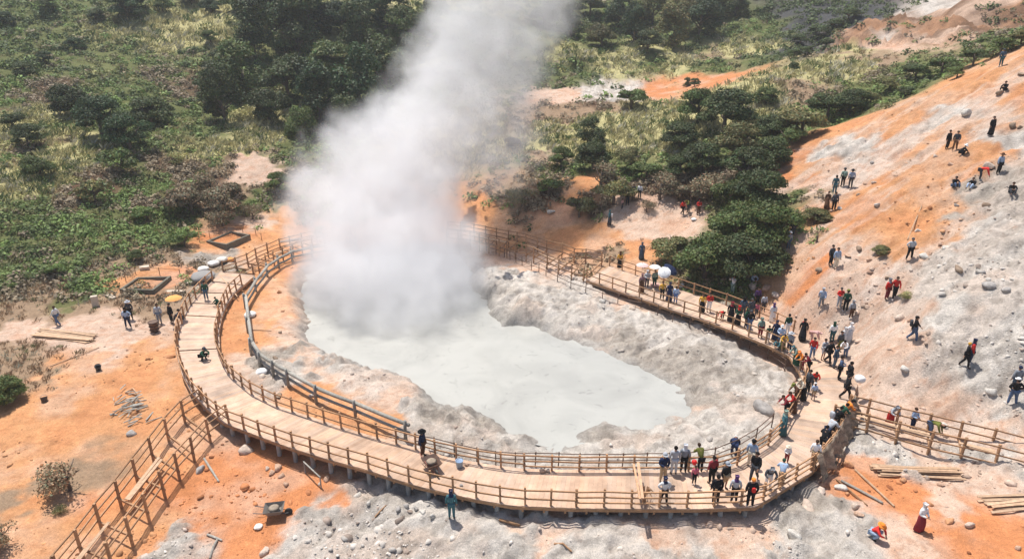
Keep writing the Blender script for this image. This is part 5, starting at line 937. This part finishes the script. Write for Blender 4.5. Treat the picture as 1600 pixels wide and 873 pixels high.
# px, py of the feet | height | facing (0 = towards the lens, 90 = right) | pose | top, bottom, kind of bottom | headwear, colour | surface | label
PPL = """1035,752|1.72|10|front|navy,khaki,t|cap,lgrey|d|man in navy jacket, khaki trousers and pale cap by the inner front railing
1052,740|1.7|180|stand|lgrey,lgrey,t|hair,black|d|person in light grey shirt and grey trousers seen from behind at the inner railing
1067,737|1.68|170|stand|grey,black,t|hijab,lgrey|d|person in grey jacket and black trousers beside the light grey one
1093,737|1.6|190|lean|olive,black,t|hair,brown|d|person in yellow green top and black trousers at the inner railing
1084,756|1.12|0|stand|pink,black,t|hair,brown|d|small girl in pink dress and black leggings on the front boardwalk
1111,754|1.62|200|stand|maroon,black,t|hair,black|d|person in dark red jacket walking behind the small girl in pink
1036,788|1.6|10|akimbo|white,black,t|hijab,navy|d|woman in white top with navy headscarf at the outer front railing
1117,787|1.72|180|stand|black,black,t|hair,black|d|broad man all in black with his back to the outer front railing
1131,764|1.62|30|stand|black,khaki,s|cap,grey|d|person in black top, khaki shorts and grey cap behind the broad man
1146,784|1.55|170|stand|lgrey,black,t|hijab,purple|d|girl in long pale grey top with dark purple headscarf
1171,791|1.68|175|stand|black,black,t|hair,orange|d|person in black with orange hair band and a red waist bag
1172,728|1.62|150|stand|lblue,cream,t|cap,black|d|person in light blue jacket, cream trousers and black cap at the inner bend
1177,751|1.74|-40|walk|black,dgrey,t|hair,black|d|man striding in black jacket and dark jeans beside the light blue jacket
1199,762|1.55|-10|lean|dgrey,white,t|hijab,grey|d|person in black and white check top with grey headscarf at the bend railing
1219,760|1.55|160|lean|lblue,khaki,t|hair,dgreen|d|person in blue shirt with dark green headwear bent over the bend railing
1228,723|1.08|0|front|white,maroon,t|hat,cream|d|toddler in white top, maroon trousers and cream hat alone on the boards
1270,727|1.6|150|stand|white,khaki,t|hair,brown|d|woman in white top with long brown hair beside the sacking
1283,706|1.6|140|lean|black,black,t|hair,black|d|dark clothed person half hidden behind the sacking
1291,690|1.62|110|lean|lgrey,navy,t|hair,black|d|person in pale grey shirt leaning over the sacking covered rail
1300,674|1.66|110|lean|black,black,t|hair,black|d|person in black with pale pack leaning out at the right bend
1308,668|1.68|100|lean|dgreen,black,t|hair,black|d|person in dark green jacket leaning out at the right bend
1316,660|1.62|90|lean|orange,black,t|cap,black|d|person with orange collar and black cap at the end of the leaning row
1222,680|1.62|-90|stand|teal,teal,d|hijab,sgreen|d|woman in long dark teal patterned dress at the inner right post
1227,650|1.55|-80|lean|maroon,black,t|hair,brown|d|person in dark red top leaning on the inner right railing
1238,645|1.58|-80|lean|red,brown,k|hair,brown|d|person in crimson top and brown skirt leaning on the inner right railing
1243,630|1.55|-70|lean|brown,brown,t|cap,olive|d|person in rusty brown top and olive cap at the inner right railing
1253,625|1.6|-80|lean|cream,black,k|hijab,cream|d|woman in cream top and black skirt leaning over the inner right railing
1261,613|1.6|-70|stand|dgrey,black,t|hair,black|d|boy in dark grey shirt next to the boy in bright red
1271,606|1.4|-20|lean|red,dgrey,t|hair,brown|d|boy in bright red shirt bending towards the child in the white cap
1270,624|1.15|170|stand|lblue,khaki,s|cap,white|d|small child in white cap, pale blue shirt and khaki shorts
1320,624|1.72|80|walk|black,black,t|hair,black|d|man in black leaning to the tub at the right edge of the boards
1324,603|1.75|90|stand|black,black,t|hair,black|d|tall person in bulky black jacket beside the navy plaid shirt
1310,592|1.66|60|front|denim,black,t|hair,black|d|young man in blue grey plaid shirt and black trousers
1253,531|1.64|-20|walk|black,black,d|hijab,black|d|woman in long black dress carrying a red backpack on the entry boards
1268,534|1.45|60|bend|lpink,lpink,t|hijab,lpink|d|person in pale pink bending down beside the entry railing
1268,560|1.6|-30|walk|red,denim,t|hair,black|d|woman in red top and jeans with black hair in mid stride
1285,562|1.6|20|front|lgrey,lgrey,s|hair,brown|d|person in pale shirt and pale shorts in the middle of the crowd
1293,568|1.75|30|walk|black,black,t|hair,black|d|man in black with a pale belt walking through the crowd
1299,534|1.6|180|stand|white,teal,t|hijab,dgreen|g|woman in white top with dark green headscarf above the crowd
1316,542|1.55|170|stand|white,white,d|hijab,white|g|woman all in white at the edge of the crowd, left one
1325,536|1.6|190|stand|white,lgrey,d|hijab,white|g|taller woman all in white at the edge of the crowd, right one
1310,550|1.62|20|stand|dgrey,olive,t|hair,brown|d|person in dark green grey top in front of the women in white
1303,574|1.62|40|stand|slate,slate,t|hair,black|d|person in slate blue top between the man in black and the plaid shirt
1320,558|1.5|-60|lean|white,denim,t|hair,black|g|boy in white printed tee shirt leaning at the right of the crowd
1243,571|1.58|-80|lean|sgreen,dgreen,k|hijab,teal|d|woman in grey green headscarf leaning at the inner corner post
1252,579|1.55|-80|lean|orange,maroon,t|hijab,orange|d|woman with bright orange headscarf at the inner corner
1262,583|1.58|-90|lean|maroon,black,t|hair,black|d|woman in red top with long black hair at the inner corner
1229,523|1.68|190|stand|dgreen,white,t|hair,black|d|man in dark green jacket and white trousers on the right boardwalk
1206,503|1.55|180|stand|white,white,d|hijab,purple|d|woman in long white dress with purple grey headscarf near the far railing
1210,533|1.6|-20|stand|navy,navy,d|hijab,navy|d|woman in long navy dress and navy headscarf on the right boardwalk
1199,534|1.3|0|front|dgreen,white,t|hair,black|d|child in green top and white trousers beside the navy dress
1187,527|1.55|10|stand|sgreen,maroon,t|hijab,sgreen|d|woman in grey green top and maroon trousers at the inner railing
1218,540|1.6|-30|front|lblue,denim,t|cap,white|d|person in pale blue shirt and white cap beside the navy dress
1222,546|1.4|-10|lean|mustard,olive,k|hair,brown|d|child in mustard and olive at the corner of the inner railing
1232,550|1.55|-60|stand|grey,navy,t|hat,lgrey|d|person in grey shirt, navy trousers and pale hat by the corner post
1214,545|1.3|-40|crouch|teal,dgrey,t|hair,brown|d|person in teal crouching behind the inner rail
1096,488|1.58|-20|stand|mustard,black,k|hair,brown|d|woman in mustard top and black skirt on the right boardwalk
1107,487|1.6|0|front|red,white,t|hair,black|d|woman in red top and white trousers beside the mustard top
1128,499|1.15|-60|bend|red,black,t|hair,mustard|d|child in orange red bending at the inner rail
1141,503|1.65|-20|stand|black,black,d|hijab,maroon|d|woman in long black dress with dark red headscarf
1152,508|1.58|0|front|dgreen,black,k|hijab,red|d|woman in dark green coat with red headscarf
1144,459|1.66|-60|phone|white,sgreen,t|hair,black|g|man in white shirt holding a camera up behind the far railing
1160,494|1.6|160|stand|slate,dgrey,t|hijab,black|d|person in slate blue with black hair behind the green coat
1172,496|1.6|10|stand|dgrey,dgrey,t|hair,dgrey|d|person in dark grey pattern jacket in the middle of the right crowd
1170,517|1.7|180|stand|black,denim,t|hair,dgrey|d|person in black jacket and light jeans with back to the inner rail
1182,478|1.68|10|stand|purple,black,t|hair,black|g|man in open purple black jacket behind the far railing
1181,495|1.2|-20|walk|pink,dgrey,t|hair,brown|d|child in pink top and dark trousers beside the grey jackets
1165,512|1.55|30|stand|dgreen,navy,t|hijab,dgreen|d|woman in bottle green next to the black jacket and jeans
1192,487|1.5|0|stand|lgrey,dgrey,t|hair,brown|d|person in light grey under the far railing right of the purple jacket
1176,442|1.6|10|crouch|lblue,dgrey,t|hair,black|g|person in pale shirt squatting in the shade of the grove
1002,457|1.66|10|stand|mauve,brown,d|hijab,mauve|d|woman in mauve dress under the faded pink umbrella
1010,450|1.6|0|front|lgrey,dgrey,t|hijab,lgrey|d|person in light grey beside the mauve dress
1022,449|1.6|20|stand|sgreen,dgreen,t|hair,black|d|person in green and grey under the middle white umbrella
1034,468|1.62|-10|stand|mustard,black,t|hair,brown|d|woman in mustard top and black trousers under the tilted white umbrella
1045,471|1.65|0|stand|navy,navy,d|hijab,navy|d|woman in wide navy dress under the navy umbrella
1055,474|1.5|160|stand|lblue,blue,t|hair,black|d|boy in blue shirt at the right of the umbrellas
968,419|1.6|180|stand|mustard,black,k|hijab,brown|d|woman in sand coloured top and dark skirt at the end of the boards
1002,405|1.68|-10|stand|slate,slate,d|hijab,slate|g|woman in long slate blue coat alone on the orange bank
952,352|1.62|60|stand|teal,dgrey,k|hijab,teal|g|person in dark teal coat with white bag on the orange ground
980,320|1.68|0|stand|black,black,t|hair,black|g|person all in black at the thicket edge, leftmost and lowest of three
989,311|1.66|10|stand|dgrey,black,t|hair,black|g|person all in dark clothes in the middle of three at the thicket
999,310|1.6|-30|stand|white,black,t|hair,dgrey|g|person in white top and black trousers at the thicket edge
972,326|1.1|40|stand|lpink,dgrey,t|hair,brown|g|child in pale pink beside the dark clothed group
1066,336|1.62|40|walk|red,black,t|hijab,black|g|person in red and black bending under the grove edge
1075,332|1.6|-60|lean|olive,dgrey,t|hair,black|g|person in olive green top leaning under the grove edge
1091,335|1.55|10|front|red,brown,t|hair,maroon|g|person in red shirt and brown trousers under the grove edge
1303,303|1.7|160|stand|teal,teal,t|hair,black|g|person all in teal, front one of three walkers on the slope
1316,291|1.66|180|stand|sgreen,black,t|cap,dgrey|g|person with pale backpack in black trousers, middle of three walkers
1328,293|1.64|170|stand|lblue,dgrey,t|hat,black|g|person in blue grey top with black hat, right one of three walkers
1291,326|1.55|-30|walk|brown,brown,d|hair,brown|g|person in brown beside the dark visitor below the three walkers
1302,329|1.66|0|stand|dgrey,black,t|hair,black|g|person in dark grey and black beside the white stone
1238,368|1.62|10|stand|black,dgrey,t|hijab,black|g|person with black headscarf between the grove and the isolated bush
1231,390|1.62|10|stand|grey,slate,t|cap,white|g|person with white cap at the tip of the grove
1297,414|1.66|20|stand|dgrey,black,t|hair,black|g|person in dark clothes behind the pale shirted one on the slope
1305,419|1.68|10|stand|lblue,cream,t|hair,black|g|person in pale blue shirt and cream trousers on the slope
1420,405|1.66|10|akimbo|lgrey,black,t|hair,dgrey|g|man in white vest and black trousers alone on the slope
1385,467|1.58|20|stand|red,maroon,t|hijab,grey|g|person in red dress with grey headscarf left of the red pullover
1396,467|1.7|-20|walk|red,black,t|hair,black|g|man in red pullover and black trousers on the slope
1282,480|1.58|-30|walk|lblue,grey,t|hijab,lgrey|g|person in pale blue walking alone above the entry of the boardwalk
1310,480|1.6|0|front|red,lgrey,t|hair,dgrey|g|person in red sleeves and pale trousers in the trio on the path
1320,486|1.7|170|stand|dgreen,black,t|cap,olive|g|man in dark green and black in the trio on the path
1329,497|1.4|10|stand|grey,brown,t|hijab,grey|g|short person in grey and brown at the right of the trio
1425,532|1.74|60|walk|black,denim,t|hair,black|g|man in black top and blue jeans walking up the pale slope
1506,573|1.66|60|walk|black,black,t|hair,mustard|g|person in black walking on the white slope beside the blue headscarf
1514,568|1.66|60|stand|red,navy,t|hijab,navy|g|person in red with navy headscarf on the white slope
1580,631|1.68|170|akimbo|black,denim,t|cap,white|g|man in black top, grey jeans and white cap near the right edge
1583,612|1.72|180|stand|grey,slate,t|hair,navy|g|person in grey blue behind the man with white cap
1569,142|1.6|-60|sit|black,black,t|hair,black|g|man in black sitting on a rock at the upper right
1563,104|1.66|170|stand|slate,teal,t|hair,dgrey|g|person in slate blue standing at the top of the slope near the bushes
1547,212|1.62|10|stand|black,black,k|hair,black|g|woman in black top and long black skirt alone on the upper slope
1479,233|1.66|20|stand|black,black,t|hair,black|g|person in black beside the red backpack on the upper slope
1491,235|1.66|-40|walk|dgrey,brown,t|hair,black|g|person carrying a red backpack on the upper slope
1502,243|1.6|60|crouch|black,black,t|hat,white|g|person crouching in black with white hat beside the red backpack
1531,281|1.66|60|bend|red,dgrey,t|hair,black|g|man in red top bending on the upper slope
1559,272|1.66|10|stand|lblue,black,t|hat,brown|g|person in light blue shirt and black trousers before the flat rock
1491,292|1.6|0|sit|black,denim,t|hair,black|g|person in black top sitting with knees up, leftmost of the seated
1518,294|1.6|-60|sit|black,lblue,t|hair,brown|g|person in black top and light jeans sitting below the bending man
1580,302|1.6|-20|sit|black,dgrey,t|hair,brown|g|person in dark clothes sitting at the right edge of the slope
1389,662|1.5|10|lean|lgrey,red,k|hijab,grey|g|woman in grey top and red skirt behind the right walkway frame
1424,671|1.5|20|front|lblue,navy,t|hair,brown|g|child in blue and white shirt behind the right walkway frame
1453,679|1.6|40|bend|olive,denim,t|hair,black|g|man in olive jacket and jeans bending behind the right walkway frame
1435,829|1.6|20|front|white,maroon,k|hijab,white|g|woman in white headscarf and maroon skirt standing on orange soil
1366,840|1.6|40|crouch|red,lblue,t|hat,orange|g|person in wide orange hat crouching near the bottom right
661,713|1.68|70|stand|navy,brown,t|hat,black|d|worker in dark navy with pointed black hat at the wheelbarrow
706,809|1.68|180|stand|teal,teal,t|hijab,navy|g|person in dark teal standing under the front edge of the boardwalk
323,469|1.66|10|stand|dgreen,slate,t|hair,black|d|person in dark green top standing on the upper left boards
318,562|1.6|70|crouch|dgreen,black,t|cap,dgrey|d|worker crouching on the left boards
341,478|1.3|-90|crouch|dgreen,dgreen,t|hair,dgreen|d|child in dark green squatting behind the inner left railing
282,499|1.6|-60|sit|slate,dgrey,t|hair,black|d|person in slate blue sitting against the outer left railing
269,504|1.66|-30|stand|black,black,t|hair,black|g|person in black under the orange umbrella beside the left railing
250,505|1.66|10|stand|lgrey,grey,t|hair,black|g|man in grey shirt beside the brown barrel
201,512|1.66|0|akimbo|lblue,navy,t|hijab,black|g|person in pale blue with dark headscarf and hands on hips on the left path
205,499|1.62|20|stand|dgrey,black,t|hat,lgrey|g|person in dark clothes with grey hat behind the pale blue one
91,508|1.62|-90|walk|white,denim,t|hair,brown|g|person in white shirt and jeans walking on the far left path
1146,712|1.6|160|bend|navy,navy,t|cap,white|g|person in navy bending over behind the inner front railing"""
prng = random.Random(3)
def person(px, py, h, deg, pn, top, bot, kind, hw, hc, surf, label):
    p = P(px, py, 0.) if surf == 'd' else gp(px, py); s = h / 1.70
    # every visitor's own build
    o = link('person', cloth(pn, 'body'), None, tuple(p + [0, 0, .01 if surf == 'd' else -.02]), R(deg), rgba(np.ones(3) * prng.uniform(.75, 1.2))); o.scale = (s * prng.uniform(.97, 1.12), s * prng.uniform(.98, 1.12), s)
    tag(o, label, 'person')
    j = lambda c: rgba(np.array(PC[c]) * prng.uniform(.85, 1.25))
    link('shirt', cloth(pn, 'shirt'), o, color=j(top))
    b = BT[kind]
    if b in ('skirt', 'dress'): link(b, cloth(pn, b if pn in ('stand', 'walk', 'front', 'lean', 'phone') else 'trousers'), o, color=j(bot))
    else: link(b, cloth(pn, b), o, color=j(bot))
    if hw in ('cap', 'hat'): link('hair', cloth(pn, 'hair'), o, color=(.015, .012, .01, 1))
    link({'hijab': 'headscarf'}.get(hw, hw), cloth(pn, hw), o, color=j(hc) if hw != 'hair' or hc not in ('black', 'brown') else ((.012, .01, .01, 1) if hc == 'black' else (.05, .028, .018, 1)))
    link('face', cloth(pn, 'face'), o, color=(.03, .015, .012, 1))
    sc_ = prng.choice([(.02, .02, .02, 1), (.5, .5, .5, 1), (.05, .04, .03, 1)])
    for q_ in ('shoe_l', 'shoe_r'): link('shoe', cloth(pn, q_), o, color=sc_)
    return o
WHO = {}
for ln in PPL.strip().split('\n'):
    a, h, d, pn, c_, hd_, sf, lab = ln.split('|'); x, y = map(float, a.split(',')); t_, b_, k_ = c_.split(','); w1, w2 = hd_.split(',')
    WHO[(int(x), int(y))] = person(x, y, float(h), float(d), pn, t_, b_, k_, w1, w2, sf, lab)
# things they carry
def pack(who, col, label, name='backpack', front=False, s=1.):
    w_ = WHO[who]; f = R(math.degrees(w_.rotation_euler.z)); d = Vector((math.sin(f), -math.cos(f), 0)) * (.24 if front else -.24) * w_.scale.x
    bm2 = bpy.data.meshes.new(name); b = bmesh.new(); bmesh.ops.create_icosphere(b, subdivisions=3, radius=1)
    for v in b.verts: v.co = Vector((math.copysign(abs(v.co.x) ** .6, v.co.x) * .16, math.copysign(abs(v.co.y) ** .7, v.co.y) * .1, math.copysign(abs(v.co.z) ** .6, v.co.z) * .23)) * s
    b.to_mesh(bm2); b.free(); bm2.materials.append(M['cloth']); [setattr(q2, 'use_smooth', True) for q2 in bm2.polygons]
    o = link(name, bm2, None, tuple(Vector(w_.location) + d + Vector((0, 0, 1.2 * w_.scale.z))), f, rgba(PC[col])); tag(o, label, 'bag')
    m_ = MB(); 
    for sx in (-.09, .09): m_.tube([(sx, .09, .15), (sx, .14, .22), (sx, .22, .12)], .012, 5)
    m_.v = [v * [1, 1, 1] for v in m_.v]; return o
pack((1253, 531), 'red', 'red backpack on the woman in the long black dress'); pack((1491, 235), 'red', 'red backpack on the upper slope'); pack((1316, 291), 'sgreen', 'pale green backpack on the middle walker of three')
pack((1396, 467), 'black', 'small black backpack on the man in red pullover'); pack((952, 352), 'white', 'white bag held by the person in dark teal coat', 'bag', True, .8); pack((1171, 791), 'red', 'red waist bag at the outer front railing', 'bag', False, .6)
pack((1300, 674), 'lgrey', 'pale grey pack on the back of the person leaning at the right bend'); pack((1425, 532), 'dgrey', 'dark backpack on the man walking up the pale slope')
def umbrella(px, py, z, r, col, label, tilt=(0, 0)):
    p = P(px, py, z); root = empty('umbrella', tuple(p), 0, label, 'umbrella'); root.rotation_euler = (tilt[0], tilt[1], 0)
    n = 8; rings = [(0, .0), (.35, -.05), (.7, -.17), (1, -.36)]; V = [(0, 0, 0)]
    for rr, zz in rings[1:]:
        for k in range(n * 3):
            t = 2 * math.pi * k / (n * 3); sc = 1 - .05 * (k % 3 != 0) * (rr > .9); V.append((math.cos(t) * r * rr * sc, math.sin(t) * r * rr * sc, zz * r))
    m3 = n * 3; Fs = [(0, 1 + k, 1 + (k + 1) % m3) for k in range(m3)] + [(1 + i * m3 + k, 1 + (i + 1) * m3 + k, 1 + (i + 1) * m3 + (k + 1) % m3, 1 + i * m3 + (k + 1) % m3) for i in range(2) for k in range(m3)]
    m_ = MB(); m_.add(V, Fs); o = link('canopy', m_.mesh('canopy', M['cloth'], False), root, color=rgba(PC[col] if isinstance(col, str) else col)); s_ = o.modifiers.new('t', 'SOLIDIFY'); s_.thickness = .012
    m_ = MB(); m_.tube([(0, 0, .1), (0, 0, -.85)], .012, 6); link('shaft', m_.mesh('shaft', M['pipe']), root)
    for k in range(n):
        t = 2 * math.pi * k / n; m_ = MB(); m_.tube([(0, 0, -.03), (math.cos(t) * r * .7, math.sin(t) * r * .7, -.2 * r), (math.cos(t) * r, math.sin(t) * r, -.38 * r)], .006, 4); link('rib', m_.mesh('rib', M['pipe']), root)
umbrella(270, 462, 2.05, .62, (.85, .38, .13), 'orange umbrella held beside the left railing')
umbrella(1004, 411, 2.05, .55, (.68, .5, .47), 'faded pinkish white umbrella, leftmost of those on the right boardwalk')
umbrella(1024, 414, 2.1, .5, 'white', 'small clean white umbrella between two larger ones on the right boardwalk')
umbrella(1038, 424, 2.0, .55, 'white', 'white umbrella tilted in front of the navy one', (.7, -.3))
umbrella(1050, 418, 2.15, .68, 'navy', 'dark navy umbrella at the right of the white ones', (.35, .45))
# red balloon of the girl in pink
m_ = MB(); m_.lathe([(.02, -.17), (.09, -.11), (.14, 0), (.12, .1), (.05, .155), (.01, .16)], n=16); me_ = m_.mesh('balloon', M['paint'], True); o = link('balloon', me_, None, tuple(P(1085, 722, 1.45)), 0, (.7, .02, .02, 1)); tag(o, 'red balloon above the small girl in pink', 'balloon')
m_ = MB(); m_.tube([(0, 0, -.17), (.02, 0, -.45), (0, 0, -.6)], .006, 4); link('string', m_.mesh('string', M['pipe']), o)
# dry palm tuft against the railing
p = P(1006, 783, .02); root = empty('dry_palm_tuft', tuple(p), 0, 'tuft of dry brown palm leaves against the outer front railing', 'plant')
for k in range(34):
    a = random.uniform(0, 6.28); l_ = random.uniform(.3, .6); m_ = MB(); d = Vector((math.cos(a), math.sin(a), 0)); m_.tube([(0, 0, .3), tuple(d * l_ * .5 + Vector((0, 0, .75))), tuple(d * l_ + Vector((0, 0, .45)))], [.02, .022, .004], 4, tint=tint(.3)); link('leaf', m_.mesh('leaf', M['wood']), root)
m_ = MB(); m_.tube([(0, 0, 0), (0, 0, .4)], [.12, .07], 8); link('stem', m_.mesh('stem', M['wood']), root)
# ================================================================ STEAM (a real volume, its density made in a grid)
BL = [(600,430,61,105,1.),(520,400,61,60,.7),(690,400,62,60,.7),(545,405,63,75,.9),(650,400,62,85,1.),(600,350,64,95,1.1),(535,345,65,62,.8),(660,330,65,70,.9),(560,285,66,80,1.),(525,260,66,48,.8),(625,270,66,85,1.1),(575,225,67,55,.9),(650,215,67,75,1.1),(690,255,67,62,.7),
      (665,160,68,62,1.1),(715,175,68,68,1.1),(700,110,69,62,1.1),(755,125,69,68,1.),(690,60,70,48,1.),(745,65,70,62,1.1),(790,85,70,50,.75),(725,15,71,58,1.),(780,25,71,55,.75),(740,-35,72,75,1.),(800,-30,72,75,.8),(760,-100,73,90,1.),
      (765,215,68,66,.6),(815,165,69,56,.55),(830,95,70,52,.52),(850,35,71,56,.48),(880,-15,72,60,.3),(785,285,67,52,.42),(735,320,66,50,.35),(820,230,68,44,.4),(490,330,65,40,.3),(485,390,63,40,.3),(650,465,58,55,.35),(560,470,58,60,.3),(700,440,60,50,.35),(740,380,63,45,.3),(865,515,50,34,.3),(560,450,59,70,.55),(640,500,56,60,.35),(500,400,62,50,.5),(505,340,64,48,.55),(505,280,66,42,.5),(735,440,60,45,.4),(780,520,54,45,.32),(580,500,57,85,.34),(680,510,56,80,.34),(520,450,59,60,.42),(495,520,54,26,.2)]
tr = bpy.data.node_groups.new('steam', 'GeometryNodeTree'); tr.interface.new_socket('Geometry', in_out='INPUT', socket_type='NodeSocketGeometry'); tr.interface.new_socket('Geometry', in_out='OUTPUT', socket_type='NodeSocketGeometry')
N, L = tr.nodes, tr.links; out = N.new('NodeGroupOutput'); vc = N.new('GeometryNodeVolumeCube'); pos = N.new('GeometryNodeInputPosition')
pts = np.array([PZ(b[0], b[1], b[2]) for b in BL]); rad = np.array([b[3] * b[2] / F * .84 for b in BL]); amp = [b[4] for b in BL]
pts[:, 2] = np.maximum(pts[:, 2], PZW + rad * .35)
mn = (pts - rad[:, None] * 2.0).min(0); mx = (pts + rad[:, None] * 2.0).max(0); mn[2] = PZW - 1.2
vc.inputs['Min'].default_value = mn.tolist(); vc.inputs['Max'].default_value = mx.tolist()
res = ((mx - mn) / .21).astype(int)
for k, r_ in zip('XYZ', res): vc.inputs['Resolution ' + k].default_value = int(r_)
def math_(op, a, b=None, c=None):
    n = N.new('ShaderNodeMath'); n.operation = op
    for i, v in enumerate((a, b, c)):
        if v is None: continue
        if isinstance(v, (int, float)): n.inputs[i].default_value = v
        else: L.new(v, n.inputs[i])
    return n.outputs[0]
def vmath(op, a, b, sc=None):
    n = N.new('ShaderNodeVectorMath'); n.operation = op
    for i, v in enumerate((a, b)):
        if v is None: continue
        if isinstance(v, tuple): n.inputs[i].default_value = v
        else: L.new(v, n.inputs[i])
    if sc is not None: n.inputs['Scale'].default_value = sc
    return n.outputs
def noise(sc, det, v, rough=.55):
    n = N.new('ShaderNodeTexNoise'); n.inputs['Scale'].default_value = sc; n.inputs['Detail'].default_value = det; n.inputs['Roughness'].default_value = rough; L.new(v, n.inputs['Vector']); return n.outputs
w1 = vmath('SUBTRACT', noise(.16, 2, pos.outputs[0])['Color'], (.5, .5, .5))[0]; w2 = vmath('SUBTRACT', noise(.42, 4, pos.outputs[0])['Color'], (.5, .5, .5))[0]
p2 = vmath('ADD', pos.outputs[0], vmath('SCALE', w1, None, 6.0)[0])[0]; p2 = vmath('ADD', p2, vmath('SCALE', w2, None, 4.2)[0])[0]
tot = None
for q_, r_, a_ in zip(pts.tolist(), rad.tolist(), amp):
    d = vmath('DISTANCE', p2, tuple(q_))[1]; e = math_('DIVIDE', d, r_); e = math_('MULTIPLY', e, e); e = math_('MULTIPLY', math_('EXPONENT', math_('MULTIPLY', e, -1.0)), a_)
    tot = e if tot is None else math_('ADD', tot, e)
nz = math_('ADD', math_('SUBTRACT', noise(.36, 5, pos.outputs[0], .62)[0], .5), math_('MULTIPLY', math_('SUBTRACT', noise(1.1, 4, pos.outputs[0], .6)[0], .5), .35))
d = math_('ADD', tot, math_('MULTIPLY', math_('MULTIPLY', nz, 2.6), math_('MINIMUM', math_('MULTIPLY', tot, 1.6), 1.))); d = math_('SUBTRACT', d, .22); d = math_('MAXIMUM', math_('MULTIPLY', d, 1.7), 0.); d = math_('MINIMUM', d, 1.15)
# thins out with height
sp = N.new('ShaderNodeSeparateXYZ'); L.new(pos.outputs[0], sp.inputs[0]); hgt = N.new('ShaderNodeMapRange'); L.new(sp.outputs['Z'], hgt.inputs[0]); hgt.inputs[1].default_value = 2; hgt.inputs[2].default_value = 24; hgt.inputs[3].default_value = 1.0; hgt.inputs[4].default_value = .62
d = math_('MULTIPLY', math_('MULTIPLY', math_('POWER', d, 1.25), hgt.outputs[0]), 1.0)
L.new(d, vc.inputs['Density'])
sm = bpy.data.materials.new('steam'); sm.use_nodes = True; t = sm.node_tree; t.nodes.remove(t.nodes['Principled BSDF']); pv = t.nodes.new('ShaderNodeVolumePrincipled'); pv.inputs['Color'].default_value = (.984, .984, .99, 1); pv.inputs['Density'].default_value = .215; pv.inputs['Anisotropy'].default_value = .2
t.links.new(pv.outputs[0], t.nodes['Material Output'].inputs['Volume']); sm.cycles.volume_step_rate = 1.0 if hasattr(sm.cycles, 'volume_step_rate') else 1
st = N.new('GeometryNodeSetMaterial'); st.inputs['Material'].default_value = sm; L.new(vc.outputs[0], st.inputs[0]); L.new(st.outputs[0], out.inputs[0])
m_ = MB(); c_ = (mn + mx) / 2; m_.lathe([(2, -3), (4, 0), (2, 3)], (0, 0, 0), 8); me_ = m_.mesh('steam', sm); 
so_ = bpy.data.objects.new('steam', me_); COL.objects.link(so_); md = so_.modifiers.new('steam', 'NODES'); md.node_group = tr; tag(so_, kind='stuff')

# thin air haze over the whole valley
hm = bpy.data.materials.new('haze'); hm.use_nodes = True; t = hm.node_tree; t.nodes.remove(t.nodes['Principled BSDF']); pv = t.nodes.new('ShaderNodeVolumePrincipled'); pv.inputs['Color'].default_value = (.93, .96, 1, 1); pv.inputs['Density'].default_value = .0004; pv.inputs['Anisotropy'].default_value = .3
t.links.new(pv.outputs[0], t.nodes['Material Output'].inputs['Volume'])
zt = float(max(ZG.max(), 45)) + 2; zb = float(ZG.min()) - 2; m_ = MB(); m_.beam((-300, 160, (zt + zb) / 2), (330, 160, (zt + zb) / 2), 400, zt - zb); o = link('haze', m_.mesh('haze', hm)); tag(o, kind='stuff')
